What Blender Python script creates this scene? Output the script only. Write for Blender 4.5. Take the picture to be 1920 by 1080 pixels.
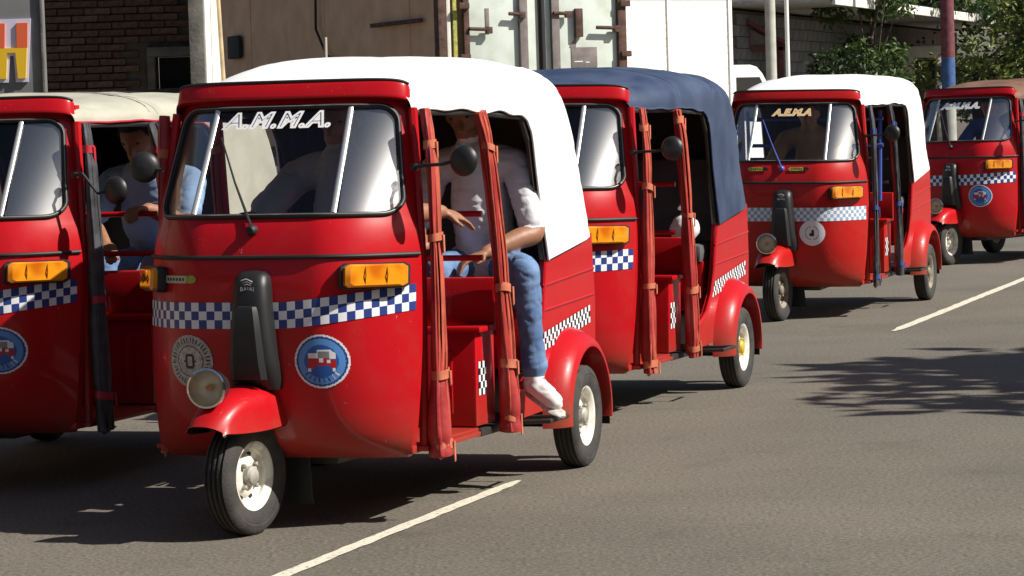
import bpy, bmesh, math, random
import numpy as np
from mathutils import Vector, Matrix, Euler, noise
R = math.radians
for o in list(bpy.data.objects): bpy.data.objects.remove(o)
scene = bpy.context.scene
col = scene.collection
# ------------------------------------------------------------------ camera
FPX = 5510.6; CH = 1.455; PITCH = 0.05725; ROLL = 0.03167
cd = bpy.data.cameras.new('camera'); cam = bpy.data.objects.new('camera', cd); col.objects.link(cam)
cd.sensor_width = 36.0; cd.lens = FPX / 1920 * 36.0; cd.clip_end = 3000; cd.clip_start = 0.1
cp, sp, cr, sr = math.cos(PITCH), math.sin(PITCH), math.cos(ROLL), math.sin(ROLL)
fw = Vector((0, cp, -sp)); rt0 = Vector((1, 0, 0)); up0 = Vector((0, sp, cp))
rt = rt0 * cr - up0 * sr; up = rt0 * sr + up0 * cr
M = Matrix((( rt.x, up.x, -fw.x, 0), (rt.y, up.y, -fw.y, 0), (rt.z, up.z, -fw.z, CH), (0, 0, 0, 1)))
cam.matrix_world = M
scene.camera = cam
# ------------------------------------------------------------------ light
SE = R(43); SUN = Vector((0.96, -0.28, 0.0)).normalized() * math.cos(SE) + Vector((0, 0, math.sin(SE)))
w = bpy.data.worlds.new('World'); scene.world = w; w.use_nodes = True
wn = w.node_tree; sky = wn.nodes.new('ShaderNodeTexSky'); sky.sky_type = 'NISHITA'; sky.sun_disc = False
sky.sun_elevation = SE; sky.sun_rotation = math.atan2(SUN.x, SUN.y); sky.air_density = 1.0; sky.dust_density = 1.5
wn.links.new(sky.outputs[0], wn.nodes['Background'].inputs[0]); wn.nodes['Background'].inputs[1].default_value = 0.05
sl = bpy.data.lights.new('sun', 'SUN'); so = bpy.data.objects.new('sun', sl); col.objects.link(so)
sl.energy = 5.0; sl.angle = R(0.5); sl.color = (1.0, 0.95, 0.87)
so.rotation_euler = SUN.to_track_quat('Z', 'Y').to_euler(); so.location = (8, 0, 12)
vs = scene.view_settings; vs.view_transform = 'Standard'; vs.look = 'None'; vs.exposure = 0.5; vs.gamma = 1.0
vs.use_curve_mapping = False
rnd = random.Random(7)
# ------------------------------------------------------------------ materials
MATS = {}
def mat(name, color, rough=0.5, metal=0.0, coat=0.0, spec=0.5, var=0.0, vscale=8.0, bump=0.0, bscale=60.0, color2=None, detail=4, trans=0.0, sheen=0.0, ramp=(0.35, 0.65)):
    if name in MATS: return MATS[name]
    m = bpy.data.materials.new(name); m.use_nodes = True; nt = m.node_tree; b = nt.nodes['Principled BSDF']
    b.inputs['Base Color'].default_value = (*color, 1); b.inputs['Roughness'].default_value = rough
    b.inputs['Metallic'].default_value = metal; b.inputs['Coat Weight'].default_value = coat
    b.inputs['Coat Roughness'].default_value = 0.06; b.inputs['Specular IOR Level'].default_value = spec
    if sheen: b.inputs['Sheen Weight'].default_value = sheen
    if trans: b.inputs['Transmission Weight'].default_value = trans
    tc = nt.nodes.new('ShaderNodeTexCoord')
    if var or color2:
        n = nt.nodes.new('ShaderNodeTexNoise'); n.inputs['Scale'].default_value = vscale; n.inputs['Detail'].default_value = detail
        nt.links.new(tc.outputs['Object'], n.inputs['Vector'])
        r = nt.nodes.new('ShaderNodeValToRGB'); c2 = color2 or tuple(max(0, c * (1 - var)) for c in color)
        c1 = color if color2 else tuple(min(1, c * (1 + var * 0.6)) for c in color)
        r.color_ramp.elements[0].position = ramp[0]; r.color_ramp.elements[1].position = ramp[1]
        r.color_ramp.elements[0].color = (*c2, 1); r.color_ramp.elements[1].color = (*c1, 1)
        nt.links.new(n.outputs['Fac'], r.inputs['Fac']); nt.links.new(r.outputs['Color'], b.inputs['Base Color'])
        rr = nt.nodes.new('ShaderNodeMapRange'); rr.inputs['To Min'].default_value = min(1, rough * 1.25); rr.inputs['To Max'].default_value = rough * 0.85
        nt.links.new(n.outputs['Fac'], rr.inputs['Value']); nt.links.new(rr.outputs[0], b.inputs['Roughness'])
    if bump:
        n2 = nt.nodes.new('ShaderNodeTexNoise'); n2.inputs['Scale'].default_value = bscale; n2.inputs['Detail'].default_value = 5
        nt.links.new(tc.outputs['Object'], n2.inputs['Vector'])
        bp = nt.nodes.new('ShaderNodeBump'); bp.inputs['Strength'].default_value = bump; bp.inputs['Distance'].default_value = 0.02
        nt.links.new(n2.outputs['Fac'], bp.inputs['Height']); nt.links.new(bp.outputs[0], b.inputs['Normal'])
    MATS[name] = m; return m
def paint(name, color, dust=(0.16, 0.075, 0.04)):
    """car paint with a dusty splash zone low down and faint mottling"""
    if name in MATS: return MATS[name]
    m = bpy.data.materials.new(name); m.use_nodes = True; nt = m.node_tree; b = nt.nodes['Principled BSDF']; L = nt.links
    b.inputs['Coat Weight'].default_value = 0.20; b.inputs['Coat Roughness'].default_value = 0.04; b.inputs['Specular IOR Level'].default_value = 0.2
    tc = nt.nodes.new('ShaderNodeTexCoord'); sx = nt.nodes.new('ShaderNodeSeparateXYZ'); L.new(tc.outputs['Object'], sx.inputs[0])
    n = nt.nodes.new('ShaderNodeTexNoise'); n.inputs['Scale'].default_value = 9; n.inputs['Detail'].default_value = 6; n.inputs['Roughness'].default_value = .65
    L.new(tc.outputs['Object'], n.inputs['Vector'])
    mr = nt.nodes.new('ShaderNodeMapRange'); mr.inputs['From Min'].default_value = 0.46; mr.inputs['From Max'].default_value = 0.2; L.new(sx.outputs['Z'], mr.inputs['Value'])
    mu = nt.nodes.new('ShaderNodeMath'); mu.operation = 'MULTIPLY'; L.new(mr.outputs[0], mu.inputs[0]); L.new(n.outputs['Fac'], mu.inputs[1])
    ad = nt.nodes.new('ShaderNodeMapRange'); ad.inputs['From Min'].default_value = 0.50; ad.inputs['From Max'].default_value = 0.80; ad.inputs['To Max'].default_value = 0.16; L.new(n.outputs['Fac'], ad.inputs['Value'])
    mx = nt.nodes.new('ShaderNodeMath'); mx.operation = 'ADD'; mx.use_clamp = True; L.new(mu.outputs[0], mx.inputs[0]); L.new(ad.outputs[0], mx.inputs[1])
    mc = nt.nodes.new('ShaderNodeMixRGB'); mc.inputs[1].default_value = (*color, 1); mc.inputs[2].default_value = (*dust, 1)
    L.new(mx.outputs[0], mc.inputs['Fac']); L.new(mc.outputs[0], b.inputs['Base Color'])
    n5 = nt.nodes.new('ShaderNodeTexNoise'); n5.inputs['Scale'].default_value = 46; n5.inputs['Detail'].default_value = 3; n5.inputs['Distortion'].default_value = 1.5; L.new(tc.outputs['Object'], n5.inputs['Vector'])
    cth = nt.nodes.new('ShaderNodeMapRange'); cth.inputs['From Min'].default_value = .725; cth.inputs['From Max'].default_value = .76; L.new(n5.outputs['Fac'], cth.inputs['Value'])
    mc2 = nt.nodes.new('ShaderNodeMixRGB'); L.new(cth.outputs[0], mc2.inputs['Fac']); L.new(mc.outputs[0], mc2.inputs[1]); mc2.inputs[2].default_value = (.30, .22, .18, 1); L.new(mc2.outputs[0], b.inputs['Base Color'])
    r = nt.nodes.new('ShaderNodeMapRange'); r.inputs['To Min'].default_value = 0.32; r.inputs['To Max'].default_value = 0.7; L.new(mx.outputs[0], r.inputs['Value']); L.new(r.outputs[0], b.inputs['Roughness'])
    n3 = nt.nodes.new('ShaderNodeTexNoise'); n3.inputs['Scale'].default_value = 5; n3.inputs['Detail'].default_value = 1; L.new(tc.outputs['Object'], n3.inputs['Vector'])
    bp = nt.nodes.new('ShaderNodeBump'); bp.inputs['Strength'].default_value = 0.10; bp.inputs['Distance'].default_value = 0.03
    L.new(n3.outputs['Fac'], bp.inputs['Height']); L.new(bp.outputs[0], b.inputs['Normal'])
    MATS[name] = m; return m
def glass_mat(name, tint, film, film_rough):
    """thin windscreen: clear pane with a fresnel reflection and a light dusty film"""
    m = bpy.data.materials.new(name); m.use_nodes = True; nt = m.node_tree; L = nt.links
    for nn in list(nt.nodes):
        if nn.type != 'OUTPUT_MATERIAL': nt.nodes.remove(nn)
    out = [n for n in nt.nodes if n.type == 'OUTPUT_MATERIAL'][0]
    t = nt.nodes.new('ShaderNodeBsdfTransparent'); t.inputs[0].default_value = (*tint, 1)
    g = nt.nodes.new('ShaderNodeBsdfGlossy'); g.inputs['Roughness'].default_value = 0.015
    f = nt.nodes.new('ShaderNodeFresnel'); f.inputs[0].default_value = 1.5
    mx = nt.nodes.new('ShaderNodeMixShader'); L.new(f.outputs[0], mx.inputs[0]); L.new(t.outputs[0], mx.inputs[1]); L.new(g.outputs[0], mx.inputs[2])
    d = nt.nodes.new('ShaderNodeBsdfDiffuse'); d.inputs[0].default_value = (0.5, 0.5, 0.52, 1)
    g2 = nt.nodes.new('ShaderNodeBsdfGlossy'); g2.inputs['Roughness'].default_value = film_rough
    m2 = nt.nodes.new('ShaderNodeMixShader'); m2.inputs[0].default_value = 0.9; L.new(d.outputs[0], m2.inputs[1]); L.new(g2.outputs[0], m2.inputs[2])
    m3 = nt.nodes.new('ShaderNodeMixShader'); m3.inputs[0].default_value = film; L.new(mx.outputs[0], m3.inputs[1]); L.new(m2.outputs[0], m3.inputs[2])
    L.new(m3.outputs[0], out.inputs[0]); MATS[name] = m; return m
RED = paint('red_paint', (0.44, 0.006, 0.011))
RED3 = paint('red_paint_faded', (0.42, 0.011, 0.010))
GLASS = glass_mat('windscreen_glass', (0.86, 0.88, 0.90), 0.015, 0.12)
GLASS_SIDE = glass_mat('windscreen_corner_glass', (0.80, 0.82, 0.84), 0.36, 0.22)
BLACK = mat('black_plastic', (0.014, 0.014, 0.015), 0.45, bump=0.08, bscale=300)
RUBBER = mat('black_rubber', (0.012, 0.012, 0.012), 0.6)
TYRE = mat('tyre_rubber', (0.028, 0.027, 0.026), 0.85, color2=(0.055, 0.05, 0.043), vscale=14, bump=0.2, bscale=120)
RIMW = mat('white_rim_paint', (0.72, 0.70, 0.62), 0.45, color2=(0.36, 0.31, 0.24), vscale=16, ramp=(0.28, 0.5))
RIMD = mat('dusty_rim_paint', (0.26, 0.22, 0.17), 0.7, color2=(0.13, 0.105, 0.08), vscale=16)
HUBG = mat('grey_hub_paint', (0.42, 0.40, 0.36), 0.5, color2=(0.22, 0.20, 0.17), vscale=30)
HUBY = mat('yellow_hub_paint', (0.62, 0.42, 0.05), 0.5, var=0.3)
STEEL = mat('dark_steel', (0.05, 0.048, 0.045), 0.5, metal=0.4, var=0.4)
CHROME = mat('chrome', (0.75, 0.75, 0.75), 0.12, metal=1.0)
ALU = mat('aluminium_strip', (0.70, 0.70, 0.68), 0.35, metal=0.6)
REFL = mat('lamp_reflector', (0.96, 0.87, 0.64), 0.25, metal=0.2)
AMBER = mat('amber_lens', (0.56, 0.13, 0.005), 0.12, coat=0.8, color2=(0.80, 0.30, 0.012), vscale=11, detail=1)
ABROWN = mat('dark_amber', (0.22, 0.05, 0.004), 0.2)
NAVY = mat('navy_print', (0.018, 0.04, 0.20), 0.4)
WPRINT = mat('white_print', (0.74, 0.75, 0.78), 0.4)
PALEB = mat('pale_blue_print', (0.26, 0.36, 0.52), 0.4)
BLUE = mat('blue_print', (0.015, 0.085, 0.36), 0.35)
SKYB = mat('light_blue_print', (0.09, 0.26, 0.60), 0.35)
REDP = mat('red_print', (0.42, 0.012, 0.02), 0.35)
GREYP = mat('grey_print', (0.22, 0.22, 0.22), 0.4)
BLACKP = mat('black_print', (0.012, 0.012, 0.014), 0.4)
GREYRING = mat('worn_white_print', (0.46, 0.43, 0.40), 0.5, var=0.3, vscale=60)
GOLD = mat('gold_print', (0.78, 0.42, 0.12), 0.4)
TAN = mat('tan_print', (0.85, 0.66, 0.40), 0.4)
YELG = mat('yellow_green_badge', (0.42, 0.44, 0.06), 0.35, color2=(0.18, 0.22, 0.04), vscale=60)
CREAMB = mat('cream_badge', (0.46, 0.44, 0.30), 0.35)
CAN_W = mat('white_vinyl', (0.83, 0.83, 0.82), 0.5, color2=(0.70, 0.70, 0.68), vscale=4, ramp=(0.2, 0.45), bump=0.10, bscale=14)
CAN_C = mat('cream_vinyl', (0.40, 0.385, 0.31), 0.6, var=0.15, vscale=5, bump=0.12, bscale=10)
CAN_B = mat('navy_vinyl', (0.022, 0.037, 0.085), 0.55, color2=(0.046, 0.068, 0.125), vscale=5, bump=0.12, bscale=12)
CAN_R = mat('brown_red_vinyl', (0.17, 0.085, 0.05), 0.65, var=0.3, vscale=6)
LINING = mat('dark_brown_lining', (0.075, 0.055, 0.038), 0.8, var=0.3)
LINB = mat('black_lining', (0.02, 0.02, 0.022), 0.8)
SEATG = mat('grey_seat_vinyl', (0.10, 0.10, 0.105), 0.5, var=0.2)
CURT = mat('red_curtain_vinyl', (0.30, 0.016, 0.020), 0.5, color2=(0.40, 0.04, 0.034), vscale=9, bump=0.15, bscale=25)
CURTO = mat('orange_curtain_binding', (0.46, 0.085, 0.045), 0.55, var=0.25, vscale=20)
STRAP = mat('tan_strap', (0.55, 0.16, 0.085), 0.55, var=0.25, vscale=20)
CURTK = mat('black_curtain_vinyl', (0.028, 0.028, 0.032), 0.5, color2=(0.07, 0.07, 0.08), vscale=14, bump=0.15, bscale=25)
STRAPR = mat('red_strap', (0.42, 0.02, 0.04), 0.5)
STRAPB = mat('blue_strap', (0.03, 0.06, 0.22), 0.5)
BARB = mat('blue_bar_paint', (0.06, 0.10, 0.42), 0.35)
SKIN = mat('skin', (0.30, 0.135, 0.075), 0.5, var=0.15, vscale=20)
HAIR = mat('black_hair', (0.012, 0.010, 0.009), 0.5, bump=0.5, bscale=180)
TSHIRT = mat('white_cotton', (0.76, 0.76, 0.80), 0.85, var=0.06, bump=0.35, bscale=9)
TSHIRTG = mat('grey_cotton', (0.42, 0.41, 0.42), 0.85, var=0.06, bump=0.35, bscale=9)
JEANS = mat('blue_denim', (0.15, 0.25, 0.42), 0.85, color2=(0.07, 0.13, 0.27), vscale=10, bump=0.3, bscale=14)
SHIRTB = mat('light_blue_cotton', (0.24, 0.36, 0.55), 0.85, var=0.12, bump=0.3, bscale=9)
SHIRTN = mat('deep_blue_cotton', (0.07, 0.12, 0.35), 0.85, var=0.12)
SHIRTT = mat('tan_cotton', (0.35, 0.22, 0.08), 0.85, var=0.12)
SHOEW = mat('white_leather', (0.72, 0.70, 0.68), 0.5, color2=(0.45, 0.36, 0.30), vscale=25, ramp=(0.25, 0.45))
SHOEK = mat('black_leather', (0.02, 0.02, 0.02), 0.4)
# ------------------------------------------------------------------ mesh builder
class MB:
    def __init__(s): s.v = []; s.f = []; s.m = []
    def add(s, vs_, fs_, mi=0):
        o = len(s.v); s.v += [tuple(v) for v in vs_]; s.f += [tuple(i + o for i in f) for f in fs_]
        s.m += (mi if isinstance(mi, list) else [mi] * len(fs_)); return s
    def grid(s, rows, mi=0, closed=False, flip=False):
        nr = len(rows); nc = len(rows[0]); vs_ = [p for r in rows for p in r]; fs_ = []; ms = []
        for i in range(nr - 1):
            for j in range(nc if closed else nc - 1):
                k = (j + 1) % nc
                q = (i * nc + j, i * nc + k, (i + 1) * nc + k, (i + 1) * nc + j)
                fs_.append(q[::-1] if flip else q); ms.append(mi(i, j) if callable(mi) else mi)
        return s.add(vs_, fs_, ms)
    def box(s, c, d, rot=None, mi=0, bev=0.0):
        bm = bmesh.new(); bmesh.ops.create_cube(bm, size=1)
        for v in bm.verts: v.co = Vector((v.co.x * d[0], v.co.y * d[1], v.co.z * d[2]))
        if bev: bmesh.ops.bevel(bm, geom=list(bm.edges), offset=bev, segments=2, affect='EDGES', profile=0.6)
        Mx = Matrix.Translation(c) @ (rot if rot is not None else Matrix())
        bm.verts.index_update()
        s.add([Mx @ v.co for v in bm.verts], [[v.index for v in f.verts] for f in bm.faces], mi); bm.free(); return s
    def tube(s, path, r, n=8, mi=0, cap=True, sec=None):
        P = [Vector(p) for p in path]; N = len(P); rows = []; t = (P[1] - P[0]).normalized()
        a = t.orthogonal().normalized() if abs(t.z) > .9 else t.cross(Vector((0, 0, 1))).normalized()
        if abs(t.z) > .9: a = (Vector((1, 0, 0)) - t * t.x).normalized()
        for i in range(N):
            t2 = (P[min(i + 1, N - 1)] - P[max(i - 1, 0)]).normalized()
            a = (a - t2 * a.dot(t2)).normalized(); b = t2.cross(a)
            rr = r[i] if isinstance(r, (list, tuple)) else r
            row = []
            for k in range(n):
                an = 2 * math.pi * k / n
                q = sec(i / (N - 1), an) if sec else 1.0
                if isinstance(q, tuple): row.append(P[i] + a * (math.cos(an) * rr * q[0]) + b * (math.sin(an) * rr * q[1]))
                else: row.append(P[i] + a * (math.cos(an) * rr * q) + b * (math.sin(an) * rr * q))
            rows.append(row)
        o = len(s.v); s.grid(rows, mi, closed=True)
        if cap:
            s.f.append(tuple(range(o + n - 1, o - 1, -1))); s.m.append(mi)
            e = o + (N - 1) * n; s.f.append(tuple(range(e, e + n))); s.m.append(mi)
        return s
    def lathe(s, prof, n=32, axis='y', center=(0, 0, 0), mi=0):
        """prof: list of (radius, height along the axis)"""
        rows = []
        for r_, h in prof:
            row = []
            for k in range(n):
                a = 2 * math.pi * k / n; x, z = r_ * math.cos(a), r_ * math.sin(a)
                p = {'y': (x, h, z), 'x': (h, x, z), 'z': (x, z, h)}[axis]
                row.append((p[0] + center[0], p[1] + center[1], p[2] + center[2]))
            rows.append(row)
        return s.grid(rows, mi, closed=True)
    def prism(s, poly, t0, t1, plane='xz', mi=0):
        """extrude a 2D outline; plane xz -> thickness along y, yz -> along x, xy -> along z"""
        def q(p, t): return {'xz': (p[0], t, p[1]), 'yz': (t, p[0], p[1]), 'xy': (p[0], p[1], t)}[plane]
        n = len(poly); bm = bmesh.new()
        A = [bm.verts.new(q(p, t0)) for p in poly]; B = [bm.verts.new(q(p, t1)) for p in poly]
        bm.faces.new(A); bm.faces.new(B[::-1])
        for i in range(n): bm.faces.new((A[i], B[i], B[(i + 1) % n], A[(i + 1) % n]))
        bmesh.ops.recalc_face_normals(bm, faces=bm.faces)
        big = [f for f in bm.faces if len(f.verts) > 4]; bmesh.ops.triangulate(bm, faces=big)
        bm.verts.index_update()
        s.add([v.co for v in bm.verts], [[v.index for v in f.verts] for f in bm.faces], mi); bm.free(); return s
    def xf(s, Mx):
        s.v = [tuple(Mx @ Vector(p)) for p in s.v]; return s
    def build(s, name, mats, parent=None, sharp=38, Mx=None, smooth=True):
        me = bpy.data.meshes.new(name); me.from_pydata(s.v, [], s.f)
        for m_ in (mats if isinstance(mats, (list, tuple)) else [mats]): me.materials.append(m_)
        me.polygons.foreach_set('material_index', s.m)
        if smooth:
            me.polygons.foreach_set('use_smooth', [True] * len(me.polygons)); me.set_sharp_from_angle(angle=R(sharp))
        me.update(); return link(name, me, parent, Mx)
def link(name, me, parent=None, Mx=None):
    o = bpy.data.objects.new(name, me); col.objects.link(o)
    if parent is not None: o.parent = parent
    if Mx is not None: o.matrix_local = Mx
    return o
def tag(o, label=None, cat=None, group=None, kind=None):
    if label: o['label'] = label
    if cat: o['category'] = cat
    if group: o['group'] = group
    if kind: o['kind'] = kind
    return o
def empty(name, loc, rz=0):
    o = bpy.data.objects.new(name, None); col.objects.link(o); o.location = loc; o.rotation_euler = (0, 0, rz); o.empty_display_size = .2
    return o
def text_mesh(txt, size, shear=0.0, offset=0.0, spacing=1.0):
    c = bpy.data.curves.new('lettering', 'FONT'); c.body = txt; c.size = size; c.shear = shear; c.offset = offset; c.space_character = spacing
    c.align_x = 'CENTER'; c.align_y = 'CENTER'; c.resolution_u = 3
    o = bpy.data.objects.new('lettering', c); col.objects.link(o)
    dg = bpy.context.evaluated_depsgraph_get(); dg.update(); me = bpy.data.meshes.new_from_object(o.evaluated_get(dg))
    vv = [v.co.copy() for v in me.vertices]; ff = [tuple(p.vertices) for p in me.polygons]
    bpy.data.objects.remove(o); bpy.data.curves.remove(c); bpy.data.meshes.remove(me); return vv, ff
def lerp(a, b, t): return a + (b - a) * t
def interp(tab, z):
    if z <= tab[0][0]: return tab[0][1:]
    for a, b in zip(tab, tab[1:]):
        if z <= b[0]:
            t = (z - a[0]) / (b[0] - a[0]); return tuple(lerp(p, q, t) for p, q in zip(a[1:], b[1:]))
    return tab[-1][1:]
def smoothtab(tab, n=60):
    """resample a table with Catmull-Rom so that profiles have no kinks"""
    out = []; K = len(tab)
    for i in range(K - 1):
        p0, p1, p2, p3 = tab[max(i - 1, 0)], tab[i], tab[i + 1], tab[min(i + 2, K - 1)]
        for k in range(n // (K - 1) + 1):
            t = k / (n // (K - 1) + 1)
            out.append(tuple(0.5 * (2 * b + (c - a) * t + (2 * a - 5 * b + 4 * c - d) * t * t + (3 * b - a - 3 * c + d) * t ** 3) for a, b, c, d in zip(p0, p1, p2, p3)))
    out.append(tab[-1]); return out
# ------------------------------------------------------------------ the ground
RD = Vector((0.3205, 0.9473, 0)); RL = Vector((-0.9473, 0.3205, 0)); R0 = Vector((-0.01, 11.73, 0))   # along the street, towards its left side, a point on the centre line
def street(a, s, z=0.0): p = R0 + RD * a + RL * s; return Vector((p.x, p.y, z))
def asphalt():
    m = bpy.data.materials.new('asphalt'); m.use_nodes = True; nt = m.node_tree; b = nt.nodes['Principled BSDF']; L = nt.links
    tc = nt.nodes.new('ShaderNodeTexCoord')
    def nz(sc, det=3, ro=.6):
        n = nt.nodes.new('ShaderNodeTexNoise'); n.inputs['Scale'].default_value = sc; n.inputs['Detail'].default_value = det; n.inputs['Roughness'].default_value = ro
        L.new(tc.outputs['Object'], n.inputs['Vector']); return n
    a = nz(58, 4, .75); c = nz(0.55, 5, .6); v = nt.nodes.new('ShaderNodeTexVoronoi'); v.inputs['Scale'].default_value = 62; L.new(tc.outputs['Object'], v.inputs['Vector'])
    r1 = nt.nodes.new('ShaderNodeValToRGB'); e = r1.color_ramp.elements; e[0].position = .30; e[0].color = (.052, .048, .041, 1); e[1].position = .72; e[1].color = (.235, .21, .175, 1)
    L.new(a.outputs['Fac'], r1.inputs['Fac'])
    r2 = nt.nodes.new('ShaderNodeValToRGB'); e = r2.color_ramp.elements; e[0].position = .3; e[0].color = (.80, .79, .77, 1); e[1].position = .7; e[1].color = (1.12, 1.10, 1.06, 1)
    L.new(c.outputs['Fac'], r2.inputs['Fac'])
    mu = nt.nodes.new('ShaderNodeMixRGB'); mu.blend_type = 'MULTIPLY'; mu.inputs[0].default_value = 1; L.new(r1.outputs[0], mu.inputs[1]); L.new(r2.outputs[0], mu.inputs[2])
    # scattered pale stone chips
    sp_ = nt.nodes.new('ShaderNodeValToRGB'); e = sp_.color_ramp.elements; e[0].position = .10; e[0].color = (1, 1, 1, 1); e[1].position = .17; e[1].color = (0, 0, 0, 1)
    L.new(v.outputs['Distance'], sp_.inputs['Fac'])
    wsel = nt.nodes.new('ShaderNodeSeparateColor'); L.new(v.outputs['Color'], wsel.inputs[0])
    gt = nt.nodes.new('ShaderNodeMath'); gt.operation = 'GREATER_THAN'; gt.inputs[1].default_value = .93; L.new(wsel.outputs[0], gt.inputs[0])
    m2 = nt.nodes.new('ShaderNodeMath'); m2.operation = 'MULTIPLY'; L.new(sp_.outputs[0], m2.inputs[0]); L.new(gt.outputs[0], m2.inputs[1])
    mx = nt.nodes.new('ShaderNodeMixRGB'); L.new(m2.outputs[0], mx.inputs[0]); L.new(mu.outputs[0], mx.inputs[1]); mx.inputs[2].default_value = (.42, .40, .36, 1)
    st2 = nz(1.7, 6, .65); sr_ = nt.nodes.new('ShaderNodeValToRGB'); e = sr_.color_ramp.elements; e[0].position = .28; e[0].color = (.80, .79, .78, 1); e[1].position = .44; e[1].color = (1, 1, 1, 1); L.new(st2.outputs['Fac'], sr_.inputs['Fac'])
    mm = nt.nodes.new('ShaderNodeMixRGB'); mm.blend_type = 'MULTIPLY'; mm.inputs[0].default_value = 1; L.new(mx.outputs[0], mm.inputs[1]); L.new(sr_.outputs[0], mm.inputs[2])
    L.new(mm.outputs[0], b.inputs['Base Color']); b.inputs['Roughness'].default_value = .88; b.inputs['Specular IOR Level'].default_value = .3
    bp = nt.nodes.new('ShaderNodeBump'); bp.inputs['Strength'].default_value = .35; bp.inputs['Distance'].default_value = .006; L.new(a.outputs['Fac'], bp.inputs['Height']); L.new(bp.outputs[0], b.inputs['Normal'])
    return m
DIRT = mat('dry_earth', (0.16, 0.12, 0.08), 0.95, color2=(0.09, 0.07, 0.05), vscale=1.5, bump=.3, bscale=12)
CONC = mat('pavement_concrete', (0.26, 0.25, 0.22), 0.9, color2=(0.17, 0.16, 0.14), vscale=3, bump=.2, bscale=40)
tag(MB().add([(-400, -300, -.02), (400, -300, -.02), (400, 900, -.02), (-400, 900, -.02)], [(0, 1, 2, 3)]).build('ground', DIRT, smooth=False), kind='structure')
def strip(name, s0, s1, z, m, a0=-60, a1=220, kind='structure'):
    return tag(MB().add([street(a0, s1, z), street(a0, s0, z), street(a1, s0, z), street(a1, s1, z)], [(0, 1, 2, 3)]).build(name, m, smooth=False), kind=kind)
strip('road', -4.6, 3.8, 0.0, asphalt())
for nm, s0, s1 in (('pavement_left', 3.8, 7.4), ('pavement_right', -7.2, -4.6)):
    mb = MB(); A = [street(-60, s0), street(-60, s1), street(220, s1), street(220, s0)]
    mb.add([p + Vector((0, 0, -.018)) for p in A] + [p + Vector((0, 0, .13)) for p in A], [(4, 7, 6, 5), (0, 4, 5, 1), (1, 5, 6, 2), (2, 6, 7, 3), (3, 7, 4, 0)])
    tag(mb.build(nm, CONC, smooth=False), kind='structure')
LINE = mat('worn_road_paint', (0.62, 0.58, 0.47), 0.8, color2=(0.20, 0.18, 0.15), vscale=42, ramp=(0.30, 0.44))
def dash(a0, a1, width, n, seed, label):
    q = random.Random(seed); mb = MB(); rows = []
    for i in range(n + 1):
        a = lerp(a0, a1, i / n); t = min(1, min(i, n - i) / 3 + .35)
        rows.append([street(a, -width / 2 * t + q.uniform(-.005, .005), .004), street(a, width / 2 * t + q.uniform(-.005, .005), .004)])
    o = mb.grid(rows, flip=True).build('lane_marking', LINE, smooth=False)
    return tag(o, kind='structure')
dash(-3.6, 0.05, .060, 40, 1, ''); dash(7.75, 13.9, .078, 40, 2, ''); dash(21.5, 25.5, .075, 30, 3, '')
# ------------------------------------------------------------------ auto rickshaw (x forward, y to its left, z up; origin under the front wheel)
COWL = smoothtab([(.235, -.19, -.25, .470), (.265, -.12, -.235, .492), (.33, -.055, -.23, .505), (.48, -.005, -.235, .518), (.66, .018, -.245, .526), (.85, .018, -.262, .530), (.975, .0, -.272, .526), (1.06, -.025, -.280, .512), (1.11, -.05, -.295, .503), (1.30, -.165, -.350, .481), (1.50, -.285, -.405, .454), (1.58, -.335, -.42, .448)], 66)
NEXP = 2.08
def xsurf(y, z):
    x0, xs, wd = interp(COWL, z); s_ = min(1.0, abs(y) / wd)
    return xs + (x0 - xs) * (1 - .10 * s_ * s_ - .90 * max(0.0, (s_ - .40) / .60) ** 2)
def nsurf(y, z):
    e = 1e-3; gy = (xsurf(y + e, z) - xsurf(y - e, z)) / (2 * e); gz = (xsurf(y, z + e) - xsurf(y, z - e)) / (2 * e)
    return Vector((1, -gy, -gz)).normalized()
def onsurf(y, z, off=0.0):
    p = Vector((xsurf(y, z), y, z)); return p + nsurf(y, z) * off if off else p
ZB, ZT = 1.118, 1.512                                     # windscreen opening
def in_screen(s_, z, pad=0.0):
    """inside the rounded windscreen outline? s_ = y / half width"""
    x0, xs, wd = interp(COWL, z); y = s_ * wd; hw = lerp(.476, .414, (z - ZB) / (ZT - ZB)) - pad
    zb, zt = ZB + pad, ZT - pad; r = .06
    if not (zb < z < zt) or abs(y) > hw: return False
    dx = abs(y) - (hw - r); dz = max(zb + r - z, z - (zt - r))
    return not (dx > 0 and dz > 0 and dx * dx + dz * dz > r * r)
def screen_outline(n=20, pad=0.0):
    r = .06; pts = []; zb, zt = ZB + pad, ZT - pad
    def hw(z): return lerp(.476, .414, (z - ZB) / (ZT - ZB)) - pad
    for (sg, zc, a0) in ((1, zb + r, -90), (1, zt - r, 0), (-1, zt - r, 90), (-1, zb + r, 180)):
        for k in range(9):
            a = R(a0 + 90 * k / 8); z = zc + r * math.sin(a); y = sg * (hw(z) - r) + r * math.cos(a); pts.append((y, z))
    out = []
    for i, p in enumerate(pts):
        q = pts[(i + 1) % len(pts)]; d = math.hypot(q[0] - p[0], q[1] - p[1]); k = max(1, int(d / .02))
        out += [(lerp(p[0], q[0], j / k), lerp(p[1], q[1], j / k)) for j in range(k)]
    return out
def arc_table(z, n=400):
    wd = interp(COWL, z)[2]; tb = [(0.0, 0.0)]; L_ = 0; py = 0; px = xsurf(0, z)
    for i in range(1, n + 1):
        y = wd * .999 * math.sin(i / n * math.pi / 2); x = xsurf(y, z); L_ += math.hypot(y - py, x - px); tb.append((L_, y)); py, px = y, x
    return tb
def arc_y(tb, s_):
    y = interp(tb, abs(s_))[0]; return math.copysign(y, s_)
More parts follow.
